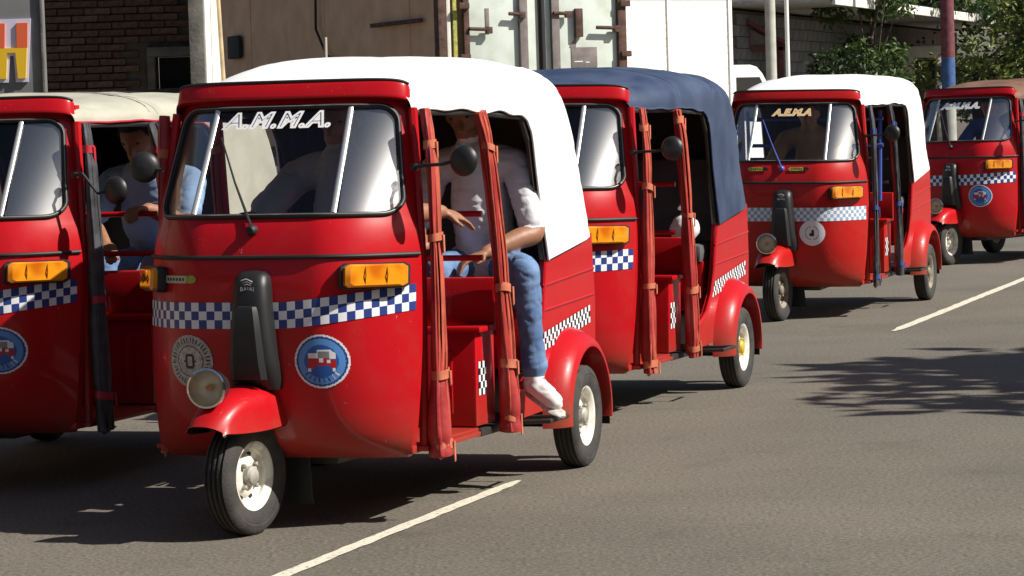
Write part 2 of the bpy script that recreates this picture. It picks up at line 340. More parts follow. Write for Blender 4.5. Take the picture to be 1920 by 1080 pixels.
def decal(fn, yc, zc, r, n, mats, name, parent, Mx, off=.003):
    """sheet stuck on the nose: fn(u, v) in [-1,1]^2 -> material index or None"""
    mb = MB(); pts = {}; vs_ = []; fs_ = []; ms = []
    def vid(i, j):
        if (i, j) not in pts:
            pts[(i, j)] = len(vs_); vs_.append(onsurf(yc + r * (2 * i / n - 1), zc + r * (2 * j / n - 1), off))
        return pts[(i, j)]
    for i in range(n):
        for j in range(n):
            k = fn((2 * i + 1) / n - 1, (2 * j + 1) / n - 1)
            if k is not None: fs_.append((vid(i, j), vid(i + 1, j), vid(i + 1, j + 1), vid(i, j + 1))); ms.append(k)
    return mb.add(vs_, fs_, ms).build(name, mats, parent, Mx=Mx, sharp=80)
def roundel(u, v):
    d = math.hypot(u, v)
    if d > 1: return None
    if d > .93: return 1
    # little three-wheeler in the middle: red body, white hood and screen, grey doorway
    if -.50 < u < .52 and -.24 < v < .12 + (.0 if u < .3 else -.05): 
        if v < -.16 and (-.22 < u < .34): return 0
        if abs(u - .02) < .07 and -.02 < v: return 1
        if .22 < u < .34 and -.06 < v < .06: return 1
        return 2
    if -.46 < u < -.14 and .12 <= v < .32: return 1
    if -.10 < u < .32 and .10 <= v < .36: return 3
    if -.12 < u < .52 - max(0, v - .3) * 1.2 and .08 <= v < .44: return 1
    if (abs(u + .44) < .06 or abs(u - .46) < .05) and -.36 < v <= -.24: return 1
    a = math.atan2(v, u)
    if .64 < d < .80 and R(-150) < a < R(-30) and int((a + 4) * 12) % 3 == 0: return 4 if a < R(-55) else 1
    if d > .86: return 4
    return 0 if d < .62 else 5
def ringlogo(u, v):
    d = math.hypot(u, v); a = math.atan2(v, u)
    if d > 1: return None
    if .56 < d < .60: return 1
    if .30 < d <= .56: return 0
    if d >= .60:
        if .70 < d < .90 and int((a + 4) * 11) % 2 == 0 and abs(math.sin(a * 23)) > .35: return 1
        return 0
    return 1 if (abs(u) > .1 or abs(v) > .18) and (abs(u) < .2 or abs(v) < .05) else 0
def discmark(u, v):
    d = math.hypot(u, v)
    if d > 1: return None
    if abs(u + .02) < .20 and -.26 < v < .26: return 1 if not (u < -.06 and v > .02) else 0
    if .5 < d < .56 and abs(u) > .1: return 2
    return 0
def plate(u, v):
    if abs(v) > .17 or abs(u) > 1: return None
    if abs(u) + max(0, abs(v) - .05) * 1.2 > 1.0: return None
    if abs(v) < .075 and -.72 < u < .38 and int((u + 2) * 15) % 3: return 1
    return 2 if u > .45 else 0
def lobed(nl, ph, amp):
    return lambda t, a: 1 + .35 * noise.noise(Vector((math.cos(a) * 1.3, math.sin(a) * 1.3 + ph, t * 6))) + amp * math.sin(nl * a + ph + 1.1 * math.sin(5 * t + ph)) + .5 * amp * math.sin((nl + 2) * a - ph + 3 * t)
def curtain(root, Bx, path, radii, straps, cm, bm_, sm, seed, sy=1, name='rolled_curtain', cs_=1.0):
    """a vinyl door curtain folded into loose strips against its post and tied with straps"""
    N = 50; q = random.Random(seed * 7 + 1); P = smoothtab([(i / (len(path) - 1),) + tuple(p) + (radii[i],) for i, p in enumerate(path)], N)
    st_ = [min(.97, max(.05, s_ + q.uniform(-.03, .03))) for s_ in straps]
    base = []; rr = []
    for t, x, y, z, r_ in P:
        pin = min([abs(t - s_) for s_ in st_]); k = .84 + .16 * min(1, pin / .06)
        base.append((t, Vector((x, sy * y, z)))); rr.append(r_ * k * cs_)
    def strip_path(u, out, ph):
        o_ = []
        for (t, p), r_ in zip(base, rr):
            w1 = noise.noise(Vector((t * 1.9, ph * 9.7, seed))); w2 = noise.noise(Vector((t * 3.0, ph * 5.1, seed + 9)))
            o_.append(p + Vector((-(u + .30 * w1) * r_, sy * (out + .25 * w2) * r_, .0)))
        return o_
    core = None
    lay = [(-.05, .0, .92, .30, cm), (-.62, .30, .46, .16, cm), (-.10, .52, .40, .13, bm_ if seed % 3 else cm), (.42, .36, .50, .15, cm), (.82, .10, .34, .18, cm)]
    for i, (u, out, wd, th, m_) in enumerate(lay):
        ph = q.random() * 5; wob = [1 + .16 * noise.noise(Vector((t * 3.2, ph, seed * 1.7))) for t, p in base]
        tw = q.uniform(-.35, .35)
        mb = MB().tube(strip_path(u, out, ph), [r_ * wd * w_ for r_, w_ in zip(rr, wob)], 14, sec=lambda t, a, th=th, tw=tw, ph=ph: (1.0, th / .5 * (1 + .5 * math.sin(6 * t + ph)) + .10 * math.sin(3 * a + 5 * t)))
        o_ = mb.build(name if core is None else 'folded_strip', m_, root if core is None else core, sharp=55, Mx=Bx if core is None else None)
        if core is None: core = o_
    for u, out in ((-1.0, .30), (.14, .66), (.98, .30)):
        MB().tube(strip_path(u, out, u), .0042, 6).build('binding', bm_, core, sharp=60)
    for s_ in st_:
        i = min(range(len(base)), key=lambda k: abs(base[k][0] - s_)); p = base[i][1]; r_ = max(rr[i], .016); hh = q.uniform(.011, .019); t1, t2 = q.uniform(-.4, .4), q.uniform(-.2, .2); rows = []
        for h, g in ((-hh, 0), (-hh, .003), (hh, .003), (hh, 0)):
            rows.append([(p.x + (r_ * 1.12 + g) * math.cos(a), p.y + sy * .12 * r_ + (r_ * .74 + g) * math.sin(a), p.z + h + t1 * r_ * math.cos(a) + t2 * r_ * math.sin(a)) for a in [2 * math.pi * k / 24 for k in range(24)]])
        rows.append(rows[0]); sp_ = MB().grid(rows, closed=True).build('strap', sm, core, sharp=30)
        ln = q.uniform(.03, .07); x0 = p.x - r_ * q.uniform(-.4, .6)
        MB().prism([(x0, p.z + hh * .6), (x0 - .018, p.z + hh * .6), (x0 - .022, p.z - ln), (x0 - .008, p.z - ln - .006)], p.y + sy * (r_ * .86 + .004), p.y + sy * (r_ * .86 + .008), 'xz').build('strap_end', sm, core, smooth=False)
    return core
def wheel_meshes(rimm, hubm):
    """tyre, rim and hub around the origin; axis along y, outer face towards +y"""
    ro, hw = .212, .052
    prof = [(.118, -.036), (.135, -.046), (.165, -.053), (.190, -.051), (.203, -.045)]
    for g in (-.030, -.010, .010, .030):
        prof += [(ro - .0015 * (abs(g) > .02), g - .006), (ro - .009, g - .003), (ro - .009, g + .003), (ro - .0015 * (abs(g) > .02), g + .006)]
    prof += [(.203, .045), (.190, .051), (.178, .0535), (.174, .0515), (.165, .053), (.135, .046), (.118, .036)]
    ty = MB().lathe(prof, 56)
    rim = MB().lathe([(.118, -.036), (.112, -.02), (.100, -.004), (.100, .02), (.113, .034), (.121, .040), (.126, .040), (.126, .034), (.118, .028)], 48)
    rim.lathe([(.100, .008), (.094, .002), (.080, -.006), (.074, .002), (.062, .012), (.040, .013), (.034, .010), (0.0005, .010)], 48)
    hub = MB().lathe([(.036, .010), (.036, .030), (.030, .038), (.018, .041), (.0005, .041)], 24)
    for k in range(4):
        a = R(45 + 90 * k); hub.lathe([(.009, .010), (.009, .026), (.005, .029), (.0005, .029)], 6, center=(.054 * math.cos(a), 0, .054 * math.sin(a)))
    slots = MB()
    for k in range(8):
        a = R(22.5 + 45 * k); slots.lathe([(.0105, -.010), (.0105, -.0005), (.0005, -.0005)], 10, center=(.083 * math.cos(a), .0, .083 * math.sin(a)))
    return ty, rim, hub, slots
def add_wheel(root, name, Mx, rimm, hubm):
    ty, rim, hub, slots = wheel_meshes(rimm, hubm)
    t = ty.build(name, TYRE, root, Mx=Mx, sharp=30); r_ = rim.build('rim', rimm, t, sharp=40); hub.build('hub', hubm, t, sharp=30); tag(slots.build('vent_holes', RUBBER, t), kind='stuff')
    return t
CROWN = smoothtab([(-.335, 1.612, -.38, 1.492, .468, 2.6), (-.52, 1.655, -.55, 1.497, .505, 2.7), (-.8, 1.70, -.8, 1.498, .535, 2.8), (-1.15, 1.722, -1.15, 1.496, .548, 3), (-1.5, 1.730, -1.38, 1.488, .550, 3.2), (-1.88, 1.718, -1.47, 1.468, .553, 3.6), (-2.13, 1.668, -1.515, 1.432, .555, 4.4), (-2.25, 1.57, -1.545, 1.38, .556, 5.5), (-2.325, 1.40, -1.60, 1.20, .557, 7), (-2.385, 1.2, -1.65, 1.06, .559, 8), (-2.45, .985, -1.71, .895, .563, 9)], 66)
def canopy_rows(off=0.0, seed=0, wr=.006, nv=56, kc=1.0):
    rows = []
    for (cx, cz, ex, ez, wd, n) in CROWN:
        if cz > 1.60: cz = 1.60 + (cz - 1.60) * kc
        row = []
        for k in range(nv + 1):
            a = R(-90 + 180 * k / nv); sn, cs = math.sin(a), max(0.0, math.cos(a))
            yy = math.copysign(abs(sn) ** (2 / n), sn) * (wd - off); c_ = cs ** (2 / n)
            x = ex + (cx - ex) * c_; z = ez + (cz - ez) * c_ - off * (c_ > .3)
            if cx < -2.15: x += off
            p = Vector((x, yy, z)); d = noise.noise(Vector((x * 3.2, yy * 3.2, z * 4 + seed))) * wr + noise.noise(Vector((x * 9, yy * 5, z * 9 + seed))) * wr * .35 - max(0.0, .12 - abs(noise.noise(Vector((x * 4.5 + yy * 3, yy * 4 - z * 5, seed + 5))))) * .045 * (wr > .005)
            sag = -.016 * abs(math.sin((x + .35) / .58 * math.pi)) ** 2 if cx > -1.9 else 0
            nrm = Vector((0 if cx > -2.0 else -.7, yy / wd * .8, 1 if cx > -2.1 else .2)).normalized()
            edge = min(1, (nv / 2 - abs(k - nv / 2)) / 6 + .25)
            hemw = .014 * noise.noise(Vector((x * 5.5, 3.3 * (1 if yy > 0 else -1), seed))) * (1 - c_) ** 3 if cx > -1.7 else 0
            row.append(p + nrm * (d * edge) + Vector((0, 0, hemw + sag * c_)))
        rows.append(row)
    return rows
def auto_rickshaw(pose, label, cfg):
    px, py, yaw, broll, bpit = pose
    root = empty('auto_rickshaw', (px, py, 0), -math.pi / 2 - yaw)
    tag(root, label, 'auto rickshaw', 'red auto rickshaws queued along the street')
    Bx = Matrix.Translation((-1, 0, 0)) @ Matrix.Rotation(broll, 4, 'X') @ Matrix.Rotation(-bpit, 4, 'Y') @ Matrix.Translation((1, 0, 0))
    red = cfg.get('red', RED); seed = cfg['seed']; q = random.Random(seed)
    def P(mb, name, m, parent=None, sharp=38): return mb.build(name, m, parent or root, sharp=sharp, Mx=None if parent else Bx)
    # --- nose shell
    zs = [.235, .25, .27, .30, .34, .40, .48, .56, .64, .72, .80, .88, .94, .975, 1.02, 1.06, 1.09, 1.105] + [1.112 + .0088 * i for i in range(47)] + [1.53, 1.55, 1.57]
    NS = 150; keep = MB(); rows = []; ss = [math.copysign(abs(math.sin(R(-90 + 180 * j / NS))) ** (2 / NEXP), math.sin(R(-90 + 180 * j / NS))) for j in range(NS + 1)]
    for z in zs:
        x0, xs, wd = interp(COWL, z); rows.append([(xsurf(s_ * wd, z), s_ * wd, z) for s_ in ss])
    full = MB().grid(rows); idx = 0
    for i in range(len(zs) - 1):
        for j in range(NS):
            if in_screen((ss[j] + ss[j + 1]) / 2, (zs[i] + zs[i + 1]) / 2, .004): continue
            keep.f.append(full.f[i * NS + j]); keep.m.append(0)
    keep.v = full.v
    o = len(keep.v)                                            # bottom closing pan and rear returns
    for sg in (-1, 1):
        keep.grid([[(xsurf(sg * interp(COWL, z)[2] * .9999, z), sg * interp(COWL, z)[2], z) for z in zs], [(interp(COWL, z)[1] - .035, sg * (interp(COWL, z)[2] + .003), z) for z in zs], [(interp(COWL, z)[1] - .04, sg * (interp(COWL, z)[2] - .035), z) for z in zs]], flip=sg > 0)
    cowl = P(keep, 'nose_panel', red, sharp=50)
    # inner face of the nose and dashboard
    P(MB().grid([[(xsurf(s_ * interp(COWL, z)[2] * .97, z) - .02, s_ * interp(COWL, z)[2] * .96, z) for s_ in ss[::5]] for z in (.26, .5, .8, 1.0, 1.10)]), 'inner_panel', LINB)
    P(MB().box((-.22, 0, 1.06), (.14, .60, .07), bev=.02), 'dashboard', BLACK)
    # belt moulding
    tb = arc_table(.975); L_ = tb[-1][0]; pth = [onsurf(arc_y(tb, -L_ + 2 * L_ * k / 60), .972, .004) for k in range(61)]
    MB().tube(pth, .008, 8).build('belt_moulding', RUBBER, cowl)
    # checker band
    tb = arc_table(.79); L_ = tb[-1][0] * .995; rws = cfg.get('rows', 3); cs = .094 / rws; half = int(L_ / cs); vs_ = []; fs_ = []; ms = []; sub = 2
    rise = cfg.get('rise', .055); zt0 = cfg.get('band', .812)
    for i in range(-half * sub, half * sub + 1):
        s_ = i * cs / sub; y = arc_y(tb, s_); t = max(0, (y - .10) / .43); zt = zt0 + rise * t ** 1.3
        for r_ in range(rws + 1): vs_.append(onsurf(y, zt - r_ * cs, .0025))
    nr = rws + 1
    for i in range(2 * half * sub):
        for r_ in range(rws):
            fs_.append((i * nr + r_, i * nr + r_ + 1, (i + 1) * nr + r_ + 1, (i + 1) * nr + r_)); ms.append((i // sub + r_) % 2)
    MB().add(vs_, fs_, ms).build('checker_band', [WPRINT, cfg.get('checkcol', NAVY)], cowl, sharp=80)
    # stickers
    for kind, yc, zc, r_ in cfg.get('stickers', []):
        if kind == 'roundel': decal(roundel, yc, zc, r_, 64, [BLUE, WPRINT, REDP, GREYP, NAVY, SKYB], 'round_sticker', cowl, None)
        elif kind == 'ring': decal(ringlogo, yc, zc, r_, 56, [GREYRING, BLACKP], 'round_sticker', cowl, None)
        elif kind == 'disc': decal(discmark, yc, zc, r_, 48, [WPRINT, BLACKP, GREYP], 'round_sticker', cowl, None)
        elif kind == 'plate': decal(plate, yc, zc, r_, 60, [CREAMB, BLACKP, YELG], 'name_badge', cowl, None, off=.006)
        elif kind == 'badge': decal(plate, yc, zc, r_, 60, [YELG, BLACKP, BLACKP], 'name_badge', cowl, None, off=.006)
    # indicators
    for sg in (-1, 1):
        yc, zc, iw = (.402, .898, .094) if sg > 0 else (-.450, .892, .072)
        rows = []
        for off, k in ((-.004, 1.0), (.026, 1.0), (.036, .95)):
            rows.append([onsurf(yc + dy * k * iw, zc + dz * k * .046, off) for dy, dz in ((-1, -.75), (-.85, -1), (.85, -1), (1, -.75), (1, .75), (.85, 1), (-.85, 1), (-1, .75))])
        mb = MB().grid(rows, closed=True); mb.f.append(tuple(range(len(mb.v) - 8, len(mb.v)))); mb.m.append(0)
        ind = P(mb, 'indicator', BLACK, sharp=30)
        rows = []
        for off, k in ((.032, .88), (.050, .84), (.056, .70)):
            rows.append([onsurf(yc + dy * k * iw, zc + dz * k * .046, off) for dy, dz in ((-1, -.75), (-.85, -1), (.85, -1), (1, -.75), (1, .75), (.85, 1), (-.85, 1), (-1, .75))])
        mb = MB().grid(rows, closed=True); mb.f.append(tuple(range(len(mb.v) - 8, len(mb.v)))); mb.m.append(0)
        mb.build('lens', AMBER, ind, sharp=25)
        for u_ in (-.28, .30):
            MB().tube([onsurf(yc + u_ * iw, zc - .036, .047), onsurf(yc + u_ * iw, zc, .0555), onsurf(yc + u_ * iw, zc + .036, .047)], .0022, 6).build('lens_rib', ABROWN, ind)
    # --- windscreen
    gz = [ZB - .004 + (ZT - ZB + .008) * i / 26 for i in range(27)]; gs = [-.99 + 1.98 * j / 72 for j in range(73)]; gl = MB()
    grid = [[onsurf(s_ * interp(COWL, z)[2], z, -.004) for s_ in gs] for z in gz]; gl.v = [tuple(p) for r_ in grid for p in r_]
    for i in range(26):
        for j in range(72):
            if in_screen((gs[j] + gs[j + 1]) / 2, (gz[i] + gz[i + 1]) / 2, -.012):
                gl.f.append((i * 73 + j, i * 73 + j + 1, (i + 1) * 73 + j + 1, (i + 1) * 73 + j)); gl.m.append(1 if abs((gs[j] + gs[j + 1]) / 2) > .575 else 0)
    scr = P(gl, 'windscreen', [GLASS, GLASS_SIDE], sharp=80)
    ol = [onsurf(y, z, .003) for y, z in screen_outline()]; MB().tube(ol + [ol[0]], .010, 8, cap=False).build('rubber_seal', RUBBER, scr, sharp=60)
    ol = [onsurf(y, z, .012) for y, z in screen_outline(pad=.001)]; MB().tube(ol + [ol[0]], .0022, 6, cap=False).build('seal_bead', GREYP, scr, sharp=60)
    for sg in (-1, 1):
        pth = [onsurf(sg * lerp(.272, .262, t), lerp(ZB + .008, ZT - .006, t), .004) for t in [k / 12 for k in range(13)]]
        MB().tube(pth, .0085, 8, sec=lambda t, a: (1.25, .6)).build('screen_moulding', ALU, scr)
    b0 = onsurf(-.02, 1.075, .012); e0 = onsurf(-.215 if not cfg.get('bluewiper') else -.20, 1.40, .014)
    wp = MB().tube([b0 + Vector((0, 0, -.012)), b0, (b0 + e0) / 2 + Vector((.015, 0, 0)), e0], [.008, .006, .004, .003], 6); wp.lathe([(.020, -.012), (.020, .012), (.012, .022), (.0005, .022)], 14, axis='x', center=b0 + Vector((-.004, 0, -.01)))
    wp.build('wiper', BARB if cfg.get('bluewiper') else RUBBER, scr)
    if cfg.get('text'):
        txt, size, style = cfg['text']
        for off, extra, m_ in style:
            vv, ff = text_mesh(txt, size, .28, extra, cfg.get('spacing', 1.14))
            y0, z0 = cfg.get('textpos', (0.0, 1.445))
            MB().add([onsurf(y0 + v.x, z0 + v.y * .80, off) for v in vv], ff).build('lettering', m_, scr, smooth=False)
    # --- visor over the screen
    prof = [(-.020, 1.538), (.015, 1.543), (.021, 1.545), (.022, 1.549), (.019, 1.557), (.004, 1.594), (-.002, 1.602), (-.012, 1.608), (-.08, 1.615)]
    rows = []
    for d, z in prof:
        row = []
        for j in range(61):
            s_ = -1 + 2 * j / 60; an = s_ * 90; wd = .458 + .25 * max(d, -.02); x0, xs = -.304, -.395
            sn = math.sin(R(an)); cs_ = max(0, math.cos(R(an)))
            row.append((xs + (x0 - xs) * cs_ ** (2 / 2.25) + d * (.35 + .65 * cs_), math.copysign(abs(sn) ** (2 / 2.25), sn) * wd, z - .028 * (abs(s_) ** 5) - (.05 * abs(s_) ** 3 if d < -.02 else 0)))
        rows.append(row)
    vis = P(MB().grid(rows), 'visor', red, sharp=40)
    MB().tube([Vector(rows[6][j]) + Vector((-.004, 0, .006)) for j in range(2, 59)], .006, 6).build('visor_bead', RUBBER, vis)
    # --- steering column cover with its emblem
    rows = []
    for z, wd, dp, yc in ((.50, .092, .05, 0), (.54, .098, .075, 0), (.60, .092, .085, 0), (.70, .082, .085, 0), (.80, .073, .08, 0), (.87, .068, .075, 0), (.905, .062, .065, 0), (.922, .045, .045, 0), (.927, .01, .02, 0)):
        row = []
        for k in range(17):
            a = R(-90 + 180 * k / 16); sn = math.sin(a); cs_ = max(0, math.cos(a)); y = yc + math.copysign(abs(sn) ** .62, sn) * wd
            row.append((xsurf(y, z) - .01 + dp * cs_ ** .55, y, z))
        rows.append(row)
    cc = P(MB().grid(rows), 'column_cover', BLACK, sharp=50)
    rows = []
    for z, wd, dp in ((.535, .072, .0), (.54, .07, .024), (.60, .064, .030), (.70, .055, .030), (.78, .045, .028), (.80, .038, .02), (.803, .030, .0)):
        rows.append([(xsurf(y, z) + .068 + dp * (1 if abs(k - 4) < 4 else .2), y, z) for k in range(9) for y in [wd * (k - 4) / 4]])
    MB().grid(rows).build('raised_panel', BLACK, cc, sharp=50)
    em = MB(); ex = xsurf(0, .88) + .069
    for k in range(3):
        em.tube([(ex, -.022 + .006 * k, .893 - .008 * k), (ex + .003, .0, .899 - .009 * k), (ex, .022 - .004 * k, .889 - .006 * k)], .0022, 5)
    em.build('emblem', GREYRING, cc)
    vv, ff = text_mesh('BAJAJ', .021, 0, .0003, 1.1); MB().add([(ex - .002 + .0, v.x, .862 + v.y) for v in vv], ff).build('maker_lettering', WPRINT, cc, smooth=False)
    # --- front wheel, fender, lamp: turned with the steering
    st = Matrix.Translation((.05, -.035, 0)) @ Matrix.Rotation(-R(cfg.get('steer', 9)), 4, 'Z')
    fwm = st @ Matrix.Translation((0, 0, .212))
    add_wheel(root, 'front_wheel', fwm, cfg['rim'], cfg['hub'])
    fork = MB().tube([(.0, -.075, .212), (-.03, -.085, .33), (-.06, -.07, .46), (-.08, 0, .52)], [.022, .026, .026, .03], 10).tube([(0, -.08, .212), (0, -.05, .212)], .03, 12)
    fork.tube([(-.02, .0, .46), (-.10, 0, .62)], .03, 12).build('fork', STEEL, root, Mx=st)
    rows = []                                                   # fender: deep hood over the wheel
    for k in range(25):
        t = k / 24; a = R(lerp(34, 158, t))
        wd = lerp(.078, .108, min(1, t * 2.2) ** .7); rr_ = .300 + .012 * math.sin(math.pi * t) + .045 * max(0, .35 - t) / .35
        zl = .392 - .012 * math.sin(math.pi * min(1, t * 1.4)) - .05 * max(0, t - .72) / .28
        row = []
        for j in range(17):
            u = -1 + 2 * j / 16; au = abs(u)
            if au < .64: dr = .040 * (au / .64) ** 2.4; yy = math.copysign(wd * (au / .64) ** .85 * .95, u); x_, z_ = (rr_ - dr) * math.cos(a), .225 + (rr_ - dr) * math.sin(a)
            else:
                v_ = (au - .64) / .36; x0_, z0_ = (rr_ - .040) * math.cos(a), .225 + (rr_ - .040) * math.sin(a)
                yy = math.copysign(wd * (.95 + .10 * v_), u); x_ = x0_ * (1 + .04 * v_); z_ = lerp(z0_, min(z0_ - .012, zl), v_)
            row.append((x_, yy, z_))
        rows.append(row)
    fd = MB().grid(rows); fen = fd.build('front_fender', red, root, Mx=st @ Matrix.Translation((-.0, 0, .0)), sharp=50)
    MB().grid([[(p[0] * .965, p[1] * .95, (p[2] - .22) * .965 + .22) for p in r_] for r_ in rows], flip=True).build('fender_liner', RUBBER, fen, sharp=50)
    # headlamp on top of the fender
    lm = st @ Matrix.Translation((.225, 0, .548)) @ Matrix.Rotation(R(14), 4, 'Z') @ Matrix.Rotation(R(-3), 4, 'Y') @ Matrix.Scale(.90, 4)
    bowl = MB().lathe([(.0005, -.15), (.03, -.145), (.055, -.11), (.070, -.05), (.076, -.005), (.079, .0), (.079, .012), (.073, .016)], 32, axis='x').build('headlamp', BLACK, root, Mx=lm)
    MB().lathe([(.079, .004), (.081, .010), (.079, .018), (.072, .020), (.070, .016)], 32, axis='x').build('lamp_ring', CHROME, bowl)
    MB().lathe([(.071, .014), (.06, -.012), (.04, -.032), (.02, -.042), (.0005, -.045)], 32, axis='x').build('reflector', REFL, bowl)
    MB().lathe([(.012, -.04), (.012, -.012), (.0005, -.008)], 12, axis='x').build('bulb', AMBER, bowl)
    MB().lathe([(.0715, .015), (.06, .022), (.035, .028), (.0005, .030)], 32, axis='x').build('lamp_glass', MATS['lamp_glass'], bowl)
    MB().tube([(.14, .0, .40), (.15, 0, .47)], .05, 14).build('lamp_bracket', BLACK, root, Mx=st)
    # mud flap behind the front wheel
    mb = MB().prism([(-.12, .115), (.135, .115), (.125, .14), (.095, .38), (-.10, .38)], -.235, -.229, 'yz'); mb.build('mud_flap', RUBBER, root, Mx=st @ Matrix.Rotation(R(-8), 4, 'Y'))
    # --- canopy
    can = P(MB().grid(canopy_rows(0, seed, cfg.get('wrinkle', .011), kc=cfg.get('crown', 1.0))), 'canopy', cfg['canopy'], sharp=70)
    rr_ = canopy_rows(0, seed, cfg.get('wrinkle', .011), kc=cfg.get('crown', 1.0))
    MB().grid(canopy_rows(.014, seed, .003, kc=cfg.get('crown', 1.0)), flip=True).build('canopy_lining', cfg.get('lining', LINING), can, sharp=70)
    for e in (0, -1):
        MB().tube([r_[e] + Vector((0, math.copysign(.001, r_[e].y), 0)) for r_ in rr_], .0055, 6).build('hem', cfg.get('hem', cfg['canopy']), can, sharp=70)
    # seam across the roof and straps at the rear corner
    for u in (18, 34):
        MB().tube([p + Vector((0, 0, .001)) for p in rr_[u][2:-2]], .0016, 5).build('seam', cfg['canopy'], can, sharp=70)
    # --- frame bows and posts
    for sg in (-1, 1):
        P(MB().tube([(-.31, sg * .515, .26), (-.31, sg * .522, .97), (-.39, sg * .47, 1.50)], .018, 8), 'front_post', red)
        P(MB().tube([(-1.145, sg * .545, .27), (-1.05, sg * .558, .9), (-.93, sg * .54, 1.49)], .014, 8), 'door_post', red)
        P(MB().tube([(-.40, sg * .475, 1.485), (-.9, sg * .53, 1.488), (-1.45, sg * .535, 1.475), (-1.56, sg * .535, 1.36), (-1.70, sg * .535, .90)], .012, 8), 'roof_rail', STEEL)
    for xx, zz in ((-.95, 1.60 + .085 * cfg.get('crown', 1)), (-1.5, 1.60 + .10 * cfg.get('crown', 1))):
        P(MB().tube([(xx, .525 * math.sin(R(a)), 1.47 + (zz - 1.47) * math.cos(R(a)) ** .5) for a in range(-88, 89, 8)], .011, 8), 'roof_bow', STEEL)
    # --- floor, sills, tub
    P(MB().box((-.60, 0, .262), (.74, 1.0, .03), bev=.006), 'front_floor', red)
    for sg in (-1, 1): P(MB().box((-.58, sg * .505, .262), (.60, .07, .018), bev=.004), 'door_sill', red)
    P(MB().box((-1.34, 0, .255), (.72, 1.02, .03), bev=.006), 'rear_floor', STEEL)
    bx = P(MB().box((-1.065, 0, .465), (.23, 1.0, .37), bev=.012), 'seat_base', red)
    for k in range(2):
        MB().box((-.948, .26 + .13 * k, .45), (.012, .03, .24), bev=.005).build('pressed_rib', red, bx)
    MB().box((-1.06, 0, .656), (.26, 1.05, .022), bev=.006).build('seat_ledge', red, bx)
    n = 5; cs = .026; vs_ = []; fs_ = []; ms = []
    for i in range(5):
        for r_ in range(6): vs_.append((-.975 - i * cs * .9, .5025, .53 - r_ * cs))
    for i in range(4):
        for r_ in range(5): fs_.append((i * 6 + r_, i * 6 + r_ + 1, (i + 1) * 6 + r_ + 1, (i + 1) * 6 + r_)); ms.append((i + r_) % 2)
    MB().add(vs_, fs_, ms).build('checker_patch', [WPRINT, BLACKP], bx, smooth=False)
    P(MB().box((-1.13, 0, .755), (.05, 1.06, .19), bev=.01), 'partition', red)
    P(MB().box((-.93, 0, .73), (.36, .44, .12), bev=.035), 'driver_cushion', BLACK)
    for z in cfg.get('rails', (.93, 1.10)):
        P(MB().tube([(-1.0, -.52, z), (-1.0, .52, z)], .012, 10), 'hand_rail', cfg.get('railcol', red))
    P(MB().box((-1.90, 0, .58), (.50, .98, .26), bev=.01), 'bench_base', red)
    P(MB().box((-1.87, 0, .745), (.52, .98, .10), bev=.035), 'passenger_cushion', SEATG)
    P(MB().box((-2.16, 0, 1.0), (.10, .98, .46), Matrix.Rotation(R(-8), 4, 'Y'), bev=.035), 'passenger_backrest', SEATG)
    # side panels with a wheel arch and pressed lines
    arch = [(-2.0 + .275 * math.cos(R(a)), .235 + .275 * math.sin(R(a))) for a in range(165, 14, -10)]
    outline = [(-1.715, .905), (-1.685, .80), (-1.655, .66), (-1.60, .54), (-1.50, .45), (-1.36, .40), (-1.24, .375), (-1.20, .30), (-1.30, .275), (-1.70, .285)] + arch + [(-2.30, .33), (-2.40, .40), (-2.41, .70), (-2.375, .985)]
    for sg in (-1, 1):
        sp_ = P(MB().prism(outline, sg * .522, sg * .546, 'xz'), 'side_panel', red, sharp=30)
        rim_ = [(x, sg * .546, z) for x, z in outline[:8]]; MB().tube(rim_, .011, 8).build('panel_rim', red, sp_)
        for z0, z1 in ((.79, .835), (.69, .725)):
            MB().tube([(-1.665, sg * .5465, z0), (-2.385, sg * .5465, z1)], .0065, 6).build('pressed_line', red, sp_)
        # checker strip above the wheel arch
        vs_ = []; fs_ = []; ms = []; cs = .026; nn = 27
        for i in range(nn + 1):
            x = -1.62 - i * cs; zt = .575 + .085 * (i / nn)
            for r_ in range(4): vs_.append((x, sg * .5495, zt - r_ * cs * .95 + .02))
        for i in range(nn):
            for r_ in range(3): fs_.append((i * 4 + r_, i * 4 + r_ + 1, (i + 1) * 4 + r_ + 1, (i + 1) * 4 + r_)); ms.append((i + r_) % 2)
        if cfg.get('sidecheck', True): MB().add(vs_, fs_, ms).build('checker_strip', [WPRINT, BLACKP], sp_, smooth=False)
        rows = []                                               # rear fender
        for k in range(29):
            a = R(lerp(186, -4, k / 28)); c_, s__ = math.cos(a), math.sin(a); row = []
            for rad, y in ((.365, .545), (.357, .575), (.340, .61), (.318, .638), (.296, .650), (.282, .650), (.278, .635), (.285, .55)):
                row.append((-2.0 + rad * c_, sg * y, .235 + (rad + .012) * max(s__, -.1) * (.98)))
            rows.append(row)
        f_ = P(MB().grid(rows, flip=sg < 0), 'rear_fender', red, sharp=50)
        P(MB().prism([(-.09, .17), (.05, .17), (.05, .38), (-.09, .38)], -2.335, -2.329, 'yz').xf(Matrix.Translation((0, sg * .575, 0))), 'rear_mud_flap', RUBBER)
    P(MB().box((-2.39, 0, .68), (.03, 1.07, .60), bev=.01), 'rear_panel', red)
    P(MB().box((-1.25, 0, .225), (1.9, .36, .05), bev=.01).box((-2.02, 0, .30), (.42, .50, .22), bev=.03), 'chassis', STEEL)
    P(MB().tube([(-2.0, -.50, .212), (-2.0, .50, .212)], .028, 10), 'rear_axle', STEEL)
